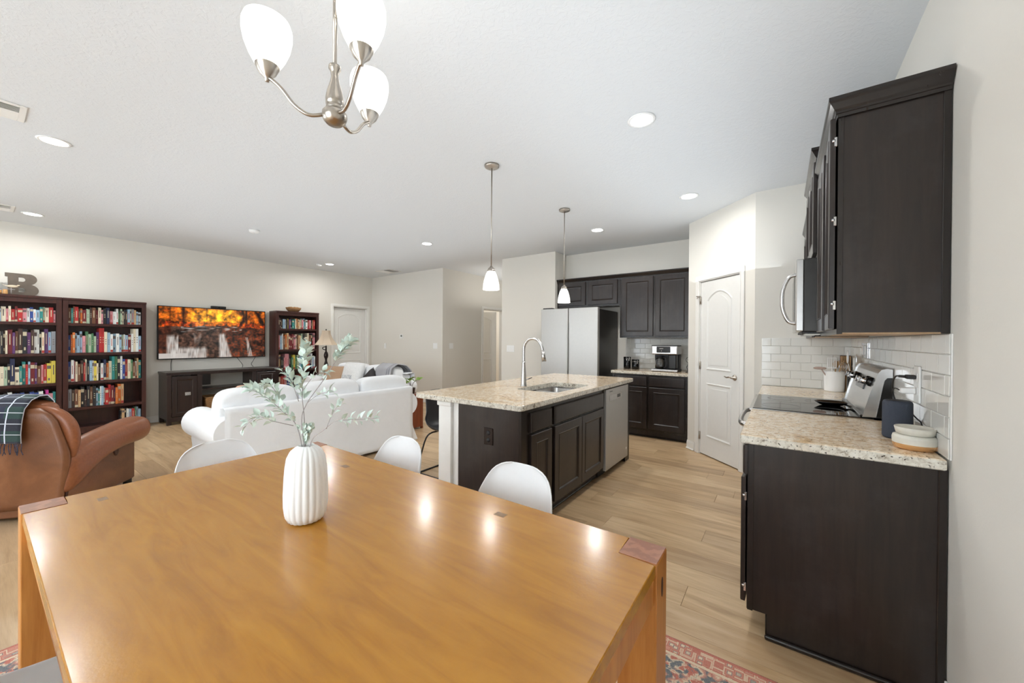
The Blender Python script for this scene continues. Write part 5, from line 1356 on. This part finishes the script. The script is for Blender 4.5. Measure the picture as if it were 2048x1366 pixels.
# plaid blanket
def plaid():
    t = NT('navy_green_plaid_wool'); uv = t.n('ShaderNodeTexCoord').outputs['UV']; s = t.n('ShaderNodeSeparateXYZ'); t.l(uv, s.inputs[0])
    def line(o, n, w_, ph=0.0):
        a = t.n('ShaderNodeMath', operation='MULTIPLY_ADD', i_1=n, i_2=ph); t.l(o, a.inputs[0]); b = t.n('ShaderNodeMath', operation='FRACT'); t.l(a.outputs[0], b.inputs[0])
        c = t.n('ShaderNodeMath', operation='LESS_THAN', i_1=w_); t.l(b.outputs[0], c.inputs[0]); return c.outputs[0]
    base = t.mix(line(s.outputs[0], 3.5, .5), rgb(24, 28, 52), rgb(26, 58, 48)); base = t.mix(line(s.outputs[1], 5, .5, .1), base, rgb(20, 22, 34))
    n = t.noise(t.coord(kind='UV'), 260, 2)
    base = t.mix(t.ramp(n, [(.4, (0, 0, 0, 1)), (.7, (.35, .35, .35, 1))]), base, rgb(90, 96, 116))
    c = t.mix(line(s.outputs[0], 8, .075), base, rgb(214, 220, 236)); c = t.mix(line(s.outputs[1], 11, .075), c, rgb(196, 200, 206))
    t.set(Base_Color=c, Roughness=.95, Sheen_Weight=.2); t.bump(n, .5, .004); return t.m
BP = [(-.20, .50), (-.235, .62), (-.25, .80), (-.27, .93), (-.33, .990), (-.40, .992), (-.47, .965), (-.522, .90), (-.535, .80), (-.54, .70), (-.535, .615)]
def bl(u, v):
    x = -.40+.68*u; P = BP; k = v*(len(P)-1); i = min(int(k), len(P)-2); f = k-i
    y = P[i][0]*(1-f)+P[i+1][0]*f; z = P[i][1]*(1-f)+P[i+1][1]*f
    y = y*.78-.045; z = .45+(z-.45)*.83+.012
    return (x+.010*math.sin(v*5)-.015*v, y-.008*math.sin(u*11)*(1 if v > .5 else .4), z+.006*math.sin(u*9+1)-.05*max(0, -x-.25)*(1 if v > .2 else 0))
bt = thing('plaid_blanket', 'navy and green plaid fringed blanket draped over the recliner', 'blanket', (cx, cy, 0), rz)
sheet('blanket_cloth', bl, 30, 60, plaid(), .008, bt)
rf = random.Random(2); bm = NB()
for i in range(64):
    u = i/63; p = Vector(bl(u, 1)); a = rf.uniform(-.012, .012)
    tube(bm, [p, p+Vector((a, -.004, -.02)), p+Vector((a*1.5+rf.uniform(-.006, .006), rf.uniform(-.008, .004), -.05)), p+Vector((a*2, rf.uniform(-.01, .006), -rf.uniform(.06, .085)))], .0022, 5, 3)
o = obj('fringe', bm, plain('navy_white_fringe_yarn', rgb(60, 64, 84), .95, var=.8, scale=60), bt, local=True, kind='stuff')

# ------------------------------------------------------------------ things on the near counter
t = thing('smart_speaker', 'dark blue-grey fabric speaker cylinder on the near counter', 'speaker', (.424, 2.372, .914))
bm = NB(); lathe(bm, [(0, 0), (.040, 0), (.048, .004), (.050, .012), (.049, .155), (.046, .164), (.040, .168), (.036, .166), (0, .166)], 40, loc=(.424, 2.372, .9142)); obj('body', bm, plain('slate_blue_speaker_fabric', rgb(56, 62, 74), .85, bump=.5, scale=400), t)
bm = NB(); lathe(bm, [(0, 0), (.036, 0), (.036, .0015), (0, .0015)], 32, loc=(.424, 2.372, 1.0800)); obj('top_ring', bm, M_blackm, t)
spk = t
t = thing('wax_warmer', 'two-tier cream ceramic warmer with a copper base rim on the near counter', 'warmer', (.425, 2.195, .914))
M_cer = plain('speckled_cream_ceramic', rgb(206, 202, 190), .45, var=.04, scale=60); M_cop = plain('copper_glaze', rgb(222, 176, 124), .22, .7)
bm = NB(); lathe(bm, [(0, 0), (.058, 0), (.064, .006), (.066, .022), (.066, .0221)], 48, loc=(.440, 2.178, .9142), cap=False); obj('copper_rim', bm, M_cop, t)
bm = NB(); lathe(bm, [(.066, .022), (.0665, .042), (.064, .052), (.055, .056), (0, .056)], 48, loc=(.440, 2.178, .9142), cap=False); obj('base', bm, M_cer, t)
bm = NB(); lathe(bm, [(0, .0565), (.050, .0565), (.055, .060), (.0605, .084), (.059, .086), (.056, .084), (.051, .068), (0, .067)], 48, loc=(.440, 2.178, .9142)); obj('dish', bm, M_cer, t)
wrm = t
t = thing('wall_outlet', 'white double outlet with two chargers above the near counter', 'outlet', (XR-.012, 2.40, 1.15))
bm = NB(); bx(bm, (XR-.018, 2.36, 1.075), (XR-.0105, 2.44, 1.235), .002); pl = obj('plate', bm, M_wplastic, t)
for z in (1.185, 1.125):
    bm = NB(); bx(bm, (XR-.020, 2.382, z-.017), (XR-.017, 2.418, z+.017), .004, seg=2); obj('socket', bm, M_wplastic, pl)
bm = NB(); bx(bm, (XR-.052, 2.382, 1.177), (XR-.021, 2.418, 1.195), .003); tube(bm, [(XR-.050, 2.40, 1.186), (XR-.072, 2.407, 1.187)], .006, 8)
obj('power_plug', bm, M_blackm, spk)
bm = NB(); bx(bm, (XR-.070, 2.38, 1.112), (XR-.021, 2.42, 1.138), .004)
obj('charger_block', bm, M_wplastic, wrm)['label'] = 'small white charger block'
bm = NB(); tube(bm, [(XR-.070, 2.405, 1.187), (XR-.072, 2.46, 1.182), (XR-.070, 2.53, 1.15), (XR-.065, 2.555, 1.10), (XR-.06, 2.51, 1.05), (XR-.045, 2.45, 1.02), (XR-.025, 2.435, .97), (XR-.022, 2.43, .921)], .0034, 8, 6)
obj('power_cord', bm, M_blackm, spk)
bm = NB(); tube(bm, [(XR-.069, 2.40, 1.125), (XR-.078, 2.45, 1.128), (XR-.075, 2.50, 1.10), (XR-.06, 2.47, 1.05), (XR-.035, 2.42, 1.03), (XR-.024, 2.36, 1.01), (XR-.022, 2.30, 1.0), (XR-.022, 2.275, .96), (XR-.022, 2.265, .921)], .0028, 8, 6)
obj('power_cord', bm, M_blackm, wrm)
# far side of the range
t = thing('utensil_crock', 'white utensil crock on the counter beyond the range', 'crock', (.395, 4.285, .914))
bm = NB(); lathe(bm, [(0, 0), (.066, 0), (.068, .006), (.068, .01), (.071, .16), (.072, .172), (.068, .172), (.064, .02), (0, .015)], 40, loc=(.375, 4.285, .9142)); obj('body', bm, M_wplastic, t)
MW = plain('wooden_utensil', rgb(186, 150, 108), .6)
def utensil(label, top, mat, shape):
    b = Vector((.375, 4.285, .94)); tp = Vector(top); d = (tp-b).normalized()
    t = thing('utensil', label, 'utensil', b)
    bm = NB(); tube(bm, [b, tp], .005, 8); obj('handle', bm, mat, t)
    bm = NB()
    if shape == 'spoon': puff(bm, tp+d*.03, (.022, .008, .032), 2.2, 4)
    elif shape == 'spatula':
        for k in range(5): bx(bm, (-.030+k*.0135, -.002, -.01), (-.022+k*.0135, .002, .07), .001, M=Matrix.Translation(tp)); 
        bx(bm, (-.030, -.002, -.02), (.032, .002, -.008), .001, M=Matrix.Translation(tp)); bx(bm, (-.030, -.002, .066), (.032, .002, .076), .001, M=Matrix.Translation(tp))
    elif shape == 'whisk':
        for k in range(6):
            a = PI*k/6; c, s = math.cos(a)*.026, math.sin(a)*.026
            tube(bm, [tp, tp+Vector((c, s, .035)), tp+Vector((c*.9, s*.9, .07)), tp+Vector((0, 0, .09)), tp+Vector((-c*.9, -s*.9, .07)), tp+Vector((-c, -s, .035)), tp], .0012, 5, 4)
    elif shape == 'fork':
        for k in (-1, 0, 1): tube(bm, [tp, tp+Vector((k*.012, 0, .02)), tp+Vector((k*.014, 0, .05))], .003, 6)
    elif shape == 'brush': puff(bm, tp+Vector((-.01, 0, .005)), (.045, .012, .012), 2.5, 4)
    obj('head', bm, mat, t)
utensil('white slotted spatula standing in the crock', (.355, 4.25, 1.13), M_wplastic, 'spatula')
utensil('wooden spoon leaning in the crock', (.385, 4.30, 1.115), MW, 'spoon')
utensil('metal whisk in the crock', (.43, 4.265, 1.075), M_chrome, 'whisk')
utensil('wooden fork leaning right in the crock', (.415, 4.25, 1.13), MW, 'fork')
utensil('pale basting brush leaning left out of the crock', (.285, 4.24, 1.105), plain('pale_brush_bristle', rgb(172, 150, 140), .8), 'brush')
t = thing('knife_block', 'slatted wooden knife block in the corner behind the crock', 'knife block', (.46, 4.36, .914))
for k in range(5):
    bm = NB(); bx(bm, (.425+k*.0135, 4.33, .915), (.434+k*.0135, 4.405, 1.215), .002); obj('slat', bm, MW, t)
bm = NB(); bx(bm, (.423, 4.395, .915), (.492, 4.412, 1.22), .002); obj('back_board', bm, M_leatherd, t)
t = thing('tool_jar', 'clear glass jar with thin white tools behind the backguard', 'jar', (.455, 3.85, .914))
bm = NB(); lathe(bm, [(0, 0), (.036, 0), (.038, .004), (.038, .20), (.036, .20), (.036, .008), (0, .006)], 24, loc=(.45, 3.86, .9142)); obj('jar_body', bm, M_glass, t)
for k, (dx, dy, zt) in enumerate(((-.015, 0, .36), (.008, .012, .33), (.0, -.012, .31))):
    bm = NB(); tube(bm, [(.45, 3.86, .93), (.45+dx*2, 3.86+dy*2, .914+zt-.10)], .003, 6); puff(bm, (.45+dx*2.3, 3.86+dy*2.3, .914+zt-.05), (.006, .014, .05), 3, 4)
    tag(obj('kitchen_tool', bm, M_wplastic if k != 1 else M_chrome), ['tallest white silicone tool in the glass jar', 'metal handled tool in the glass jar', 'shorter white tool in the glass jar'][k], 'utensil')
t = thing('wall_outlet', 'small white outlet on the tile above the backguard', 'outlet', (XR-.012, 3.69, 1.28))
bm = NB(); bx(bm, (XR-.018, 3.58, 1.225), (XR-.0105, 3.80, 1.335), .002); pl = obj('plate', bm, M_chrome, t)
for a in (3.635, 3.745):
    bm = NB(); bx(bm, (XR-.022, a-.028, 1.245), (XR-.017, a+.028, 1.315), .003); obj('switch', bm, M_wplastic, pl)
t = thing('spoon_rest', 'glossy black spoon rest on the cooktop', 'spoon rest', (.27, 3.30, .921))
bm = NB(); lathe(bm, [(0, 0), (.045, 0), (.060, .005), (.085, .022), (.089, .025), (.084, .026), (.058, .010), (0, .006)], 32, M=Matrix.Diagonal((1.0, .8, 1, 1)), loc=(.27, 3.26, .9216)); obj('dish', bm, M_black, t)
bm = NB(); tube(bm, [(.335, 3.24, .936), (.36, 3.20, .932), (.375, 3.16, .93)], .010, 8, 4, flat=.5); obj('handle', bm, M_black, t)

# coffee counter
t = thing('coffee_maker', 'black and silver two-way coffee maker on the short counter', 'coffee maker', (-1.30, 5.60, .914))
x0, x1, y0, y1, z = -1.475, -1.135, 5.45, 5.72, .9142
bm = NB(); bx(bm, (x0, y0, z), (x1, y1, z+.035), .008, seg=2); obj('base', bm, M_blackm, t)
bm = NB(); bx(bm, (x0-.002, y0-.004, z+.006), (x1+.002, y0+.03, z+.032), .004); obj('base_trim', bm, M_steel, t)
bm = NB(); bx(bm, (x0+.01, y0+.15, z+.03), (x1-.01, y1, z+.30), .006); obj('tower', bm, M_blackm, t)
bm = NB(); bx(bm, (x0, y0, z+.235), (x1, y1-.02, z+.355), .012, seg=2); hd = obj('head', bm, M_steel, t)
bm = NB(); bx(bm, (x0+.07, y0-.004, z+.262), (x1-.09, y0+.002, z+.345), .004); cp = obj('control_panel', bm, M_black, hd)
bm = NB(); bx(bm, (x0, y0+.005, z+.345), (x1, y1-.02, z+.362), .006); obj('lid', bm, M_blackm, hd)
bm = NB()
for k in range(3): bx(bm, (x0+.11+k*.018, y0-.0055, z+.312), (x0+.122+k*.018, y0-.004, z+.322))
lathe(bm, [(0, 0), (.006, 0), (.006, .0015), (0, .0015)], 12, M=Matrix.Translation((x0+.135, y0-.004, z+.285)) @ Matrix.Rotation(R(90), 4, 'X')); obj('button', bm, M_chrome, cp)
bm = NB(); lathe(bm, [(0, 0), (.052, 0), (.062, .01), (.064, .08), (.052, .12), (.045, .145), (.047, .15), (.043, .15), (.050, .115), (.060, .08), (.058, .012), (0, .005)], 28, loc=(x0+.095, y0+.078, z+.036)); ca = obj('carafe', bm, M_glass, t)
bm = NB(); lathe(bm, [(0, 0), (.050, 0), (.051, .018), (.02, .024), (0, .024)], 24, loc=(x0+.095, y0+.078, z+.187)); tube(bm, [(x0+.14, y0+.05, z+.19), (x0+.185, y0+.035, z+.18), (x0+.185, y0+.035, z+.07), (x0+.155, y0+.05, z+.055)], .009, 8, 4); obj('carafe_handle', bm, M_blackm, ca)
bm = NB(); bx(bm, (x0+.215, y0+.03, z+.036), (x1-.02, y0+.15, z+.235), .01); obj('single_serve_bay', bm, M_black, t)
def canister(x, y, r, h, label):
    t = thing('canister', label, 'canister', (x, y, .914))
    bm = NB(); lathe(bm, [(0, 0), (r-.003, 0), (r, .003), (r, h), (0, h)], 28, loc=(x, y, .9142)); obj('body', bm, M_black, t)
    bm = NB(); lathe(bm, [(0, 0), (r+.003, 0), (r+.003, .014), (r-.002, .02), (0, .02)], 28, loc=(x, y, .9142+h+.0003)); obj('lid', bm, M_black, t)
    bm = NB(); lathe(bm, [(r+.0005, 0), (r+.004, 0), (r+.004, .006), (r+.0005, .006)], 28, loc=(x, y, .9142+h-.012), cap=False)
    tube(bm, [(x+r*.75, y-r*.75, .914+h-.02), (x+r*.85, y-r*.85, .914+h), (x+r*.75, y-r*.75, .914+h+.016)], .004, 6, 4); tube(bm, [(x+r*.72, y-r*.80, .914+h-.015), (x+r*.80, y-r*.88, .914+h-.04)], .008, 8); obj('clasp', bm, M_chrome, t)
canister(-1.895, 5.70, .052, .16, 'taller black canister with silver clasp beside the fridge')
canister(-1.765, 5.68, .052, .125, 'shorter black canister with silver clasp near the fridge')
t = thing('scroll_rack', 'curly black wire rack beside the coffee maker against the wall', 'rack', (-1.0, 5.60, .914))
bm = NB()
for z0, q in ((1.085, .045), (.985, .035)):
    tube(bm, [(-1.02+q*k/22*math.cos(k*.55), 5.60, z0+q*k/22*math.sin(k*.55)*1.1) for k in range(2, 24)], .0035, 6)
tube(bm, [(-1.02, 5.60, .9155), (-1.035, 5.60, 1.0), (-1.02, 5.60, 1.09)], .0035, 6, 5); tube(bm, [(-1.05, 5.54, .918), (-1.0, 5.54, .918), (-1.0, 5.64, .918), (-1.05, 5.64, .918), (-1.05, 5.54, .918)], .003, 6); obj('wire_scroll', bm, M_blackm, t)
bm = NB(); puff(bm, (-1.015, 5.585, .945), (.022, .022, .028), 2.4, 5); obj('small_pot', bm, M_blackm, t)

# ------------------------------------------------------------------ wall plates, thermostat, vents
def plate(M, w_, h_, ns, label, nm='light_switch'):
    t = thing(nm, label, 'switch' if 'switch' in nm else 'thermostat', M.to_translation())
    bm = NB(); bx(bm, (-w_/2, -.006, -h_/2), (w_/2, -.0002, h_/2), .002, M=M); p = obj('plate', bm, M_wplastic, t)
    for k in range(ns):
        x = (k-(ns-1)/2)*.046; bm = NB(); bx(bm, (x-.016, -.010, -.033), (x+.016, -.006, .033), .002, M=M); obj('rocker', bm, M_wplastic, p)
    return t
plate(frame((-7.53, 5.55, 1.18), (1, 0, 0)), .075, .118, 1, 'white light switch on the wall right of the left door')
plate(frame((-5.87, 5.55, 1.20), (1, 0, 0)), .12, .118, 2, 'white double light switch left of the hall corner')
plate(frame((-5.66, 5.80, 1.20), (0, 1, 0)), .12, .118, 2, 'white double light switch on the hall wall')
plate(frame((-3.95, 5.55, 1.18), (1, 0, 0)), .165, .118, 3, 'white triple switch plate left of the fridge')
tt = plate(frame((-6.95, 5.55, 1.40), (1, 0, 0)), .115, .10, 0, 'white thermostat with small grey screen on the back wall', 'thermostat')
bm = NB(); bx(bm, (-.025, -.009, -.022), (.025, -.0055, .022), .001, M=frame((-6.95, 5.55, 1.41), (1, 0, 0))); obj('screen', bm, plain('grey_lcd', rgb(120, 126, 120), .3), tt)
def vent(x0, y0, x1, y1, label, along='y'):
    t = thing('ceiling_vent', label, 'vent', ((x0+x1)/2, (y0+y1)/2, H))
    bm = NB(); z = H-.008
    for q in ((x0, y0, x1, y0+.03), (x0, y1-.03, x1, y1), (x0, y0+.03, x0+.03, y1-.03), (x1-.03, y0+.03, x1, y1-.03)): bx(bm, (q[0], q[1], z), (q[2], q[3], H-.0005), .002)
    bx(bm, ((x0+x1)/2-.012, y0+.03, z), ((x0+x1)/2+.012, y1-.03, H-.0005)); obj('frame', bm, M_white, t)
    bm = NB(); bx(bm, (x0+.03, y0+.03, H-.0015), (x1-.03, y1-.03, H-.0004)); obj('duct_shadow', bm, plain('duct_shade_grey', rgb(120, 120, 118), .8), t)  # flat grey sheet, its colour stands in for shade inside the duct
    n = 5
    for half in (0, 1):
        a = x0+.032 if half == 0 else (x0+x1)/2+.014; b = (x0+x1)/2-.014 if half == 0 else x1-.032
        for k in range(n):
            xx = a+(b-a)*(k+.5)/n
            bm = NB(); bx(bm, (-.010, y0+.03, -.0008), (.010, y1-.03, .0008), M=Matrix.Translation((xx, 0, H-.007)) @ Matrix.Rotation(R(35 if half else -35), 4, 'Y')); obj('slat', bm, M_white, t)
vent(-4.215, -.14, -3.93, .205, 'white ceiling vent at the top left edge of the photo')
vent(-7.35, -.08, -7.02, .28, 'white ceiling vent farther off near the television wall')
vent(-7.15, 5.0, -6.70, 5.35, 'white ceiling vent near the living room back wall')
def detector(x, y, label, r=.062):
    t = thing('smoke_detector', label, 'smoke detector', (x, y, H))
    bm = NB(); lathe(bm, [(0, -.038), (r*.6, -.038), (r*.9, -.03), (r, -.012), (r, -.0005), (0, -.0005)], 28, loc=(x, y, H)); obj('housing', bm, M_wplastic, t)
    bm = NB(); lathe(bm, [(0, -.041), (.012, -.041), (.012, -.038), (0, -.038)], 12, loc=(x, y, H)); obj('test_button', bm, M_wplastic, t)
detector(-5.83, 2.20, 'flat white smoke detector on the ceiling before the television')
detector(-7.42, 3.93, 'white smoke detector beside the far recessed light', .05)

# ------------------------------------------------------------------ lights
def downlight(x, y, label, power=9):
    if x > -1: power = 5.5 if y > 4 else 7
    t = thing('recessed_light', label, 'light', (x, y, H), 0, 'recessed ceiling lights')
    bm = NB(); lathe(bm, [(.072, -.001), (.088, -.0005), (.090, -.004), (.078, -.009), (.070, -.006)], 32, loc=(x, y, H), cap=False); obj('trim_ring', bm, M_wplastic, t)
    bm = NB(); lathe(bm, [(0, -.0045), (.072, -.0045), (.072, -.001), (0, -.001)], 32, loc=(x, y, H)); obj('lens', bm, M_disc, t)
    d = bpy.data.lights.new('lamp', 'AREA'); d.shape = 'DISK'; d.size = .13; d.energy = power; d.color = (1, .985, .96); d.spread = R(170)
    o = bpy.data.objects.new('lamp', d); COL.objects.link(o); o.location = (0, 0, -.012); o.parent = t
for x, y, lb in ((-.767, 2.555, 'recessed light above the aisle nearest the camera'), (-.772, 4.17, 'recessed light above the pantry end of the aisle'), (-2.0, 4.775, 'recessed light before the fridge cabinets'),
                 (-4.43, 4.005, 'recessed light before the hall opening'), (-7.24, 4.04, 'recessed light nearest the lamp corner'), (-4.44, .353, 'recessed light near the top left ceiling vent'), (-7.283, .418, 'recessed light above the left bookcase')): downlight(x, y, lb)
def pendant(x, y, label):
    t = thing('pendant_light', label, 'pendant light', (x, y, H))
    bm = NB(); lathe(bm, [(0, -.030), (.012, -.030), (.050, -.024), (.060, -.018), (.062, -.002), (0, -.002)], 32, loc=(x, y, H)); obj('canopy', bm, M_nickel, t)
    bm = NB(); tube(bm, [(x, y, H-.028), (x, y, 1.94)], .0048, 10); obj('stem', bm, M_nickel, t)
    bm = NB(); lathe(bm, [(0, 1.955), (.010, 1.955), (.014, 1.945), (.028, 1.935), (.034, 1.918), (.034, 1.912), (0, 1.912)], 28, loc=(x, y, 0)); obj('fitter', bm, M_nickel, t)
    bm = NB(); lathe(bm, [(.030, 1.916), (.036, 1.905), (.048, 1.88), (.060, 1.84), (.068, 1.80), (.0705, 1.762), (.069, 1.757), (.066, 1.762), (.064, 1.80), (.056, 1.84), (.044, 1.88), (.028, 1.91)], 36, loc=(x, y, 0), cap=False); obj('glass_shade', bm, M_shade, t)
    bm = NB(); puff(bm, (x, y, 1.83), (.024, .024, .035), 2.1, 5); obj('bulb', bm, M_disc, t)
    d = bpy.data.lights.new('lamp', 'POINT'); d.energy = 2.5; d.color = (1, .95, .87); d.shadow_soft_size = .04
    o = bpy.data.objects.new('lamp', d); COL.objects.link(o); o.location = (0, 0, 1.77-H-.03); o.parent = t
pendant(-1.99, 2.51, 'nearer nickel pendant with opal shade above the island')
pendant(-1.99, 3.82, 'farther nickel pendant with opal shade above the island')
hx, hy, hz = -1.186, .677, 2.06
t = thing('chandelier', 'brushed nickel chandelier with three lit opal shades above the table', 'chandelier', (hx, hy, H))
bm = NB(); lathe(bm, [(0, -.032), (.015, -.032), (.058, -.024), (.062, -.002), (0, -.002)], 32, loc=(hx, hy, H)); obj('canopy', bm, M_nickel, t)
bm = NB(); tube(bm, [(hx, hy, H-.03), (hx, hy, hz+.15)], .0065, 12); obj('stem', bm, M_nickel, t)
bm = NB()
for k in range(16):
    a = k*PI/2; c = Vector((hx+.012*math.sin(k*.9), hy, 2.36+k*.025)); e = Vector((math.cos(a), math.sin(a), 0))
    tube(bm, [c+e*.008*math.cos(q)+Vector((0, 0, .015*math.sin(q))) for q in [i*PI/4 for i in range(9)]], .0018, 5, cap=False)
obj('chain', bm, M_nickel, t, kind='stuff')
bm = NB(); lathe(bm, [(0, .165), (.012, .165), (.018, .160), (.019, .150), (.013, .142), (.011, .125), (.014, .110), (.024, .075), (.028, .052), (.027, .035), (.022, .030), (.026, .026), (.026, .018), (.022, .016), (0, .016)], 28, loc=(hx, hy, hz)); obj('baluster', bm, M_nickel, t)
bm = NB(); lathe(bm, [(0, .018), (.030, .017), (.037, .008), (.038, -.004), (.034, -.016), (.024, -.027), (.012, -.032), (0, -.033)], 32, loc=(hx, hy, hz)); obj('hub', bm, M_nickel, t)
dirs = [Vector((-.112, -.152, 0)).normalized(), Vector((.186, -.027, 0)).normalized(), Vector((-.073, .179, 0)).normalized()]
for e in dirs:
    P = [Vector((hx, hy, hz-.002))+e*.034, Vector((hx, hy, hz-.010))+e*.075, Vector((hx, hy, hz+.012))+e*.115, Vector((hx, hy, hz+.055))+e*.150, Vector((hx, hy, hz+.078))+e*.178, Vector((hx, hy, hz+.082))+e*.190]
    bm = NB(); tube(bm, P, .0058, 10, 6); ar = obj('arm', bm, M_nickel, t)
    c = Vector((hx, hy, hz+.082))+e*.190
    bm = NB(); lathe(bm, [(0, -.014), (.006, -.012), (.007, -.004), (.010, 0), (.024, .014), (.033, .034), (.036, .046), (.033, .046), (.02, .02), (0, .016)], 28, loc=c); obj('cup', bm, M_nickel, ar)
    bm = NB(); lathe(bm, [(.022, .018), (.034, .036), (.050, .066), (.062, .098), (.068, .130), (.0675, .155), (.062, .172), (.058, .172), (.0635, .152), (.064, .130), (.058, .098), (.046, .066), (.03, .038), (.018, .02)], 40, loc=c, cap=False); obj('glass_shade', bm, M_shade, ar)
    bm = NB(); puff(bm, c+Vector((0, 0, .085)), (.026, .026, .035), 2.1, 5); obj('bulb', bm, M_disc, ar)
    d = bpy.data.lights.new('lamp', 'POINT'); d.energy = 0.4; d.color = (1, .95, .87); d.shadow_soft_size = .04
    o = bpy.data.objects.new('lamp', d); COL.objects.link(o); o.location = c+Vector((0, 0, .20))-Vector((hx, hy, H)); o.parent = t
bm = NB(); puff(bm, (-4.20, 1.54, .862), (.06, .095, .022), 3.0, 8, wob=.012, seed=9, fr=9)
tag(obj('folded_cloth', bm, plain('peach_cloth', rgb(206, 164, 140), .9, bump=.2, scale=60)), 'small peach cloth lying on the left back cushion of the sofa', 'cloth')
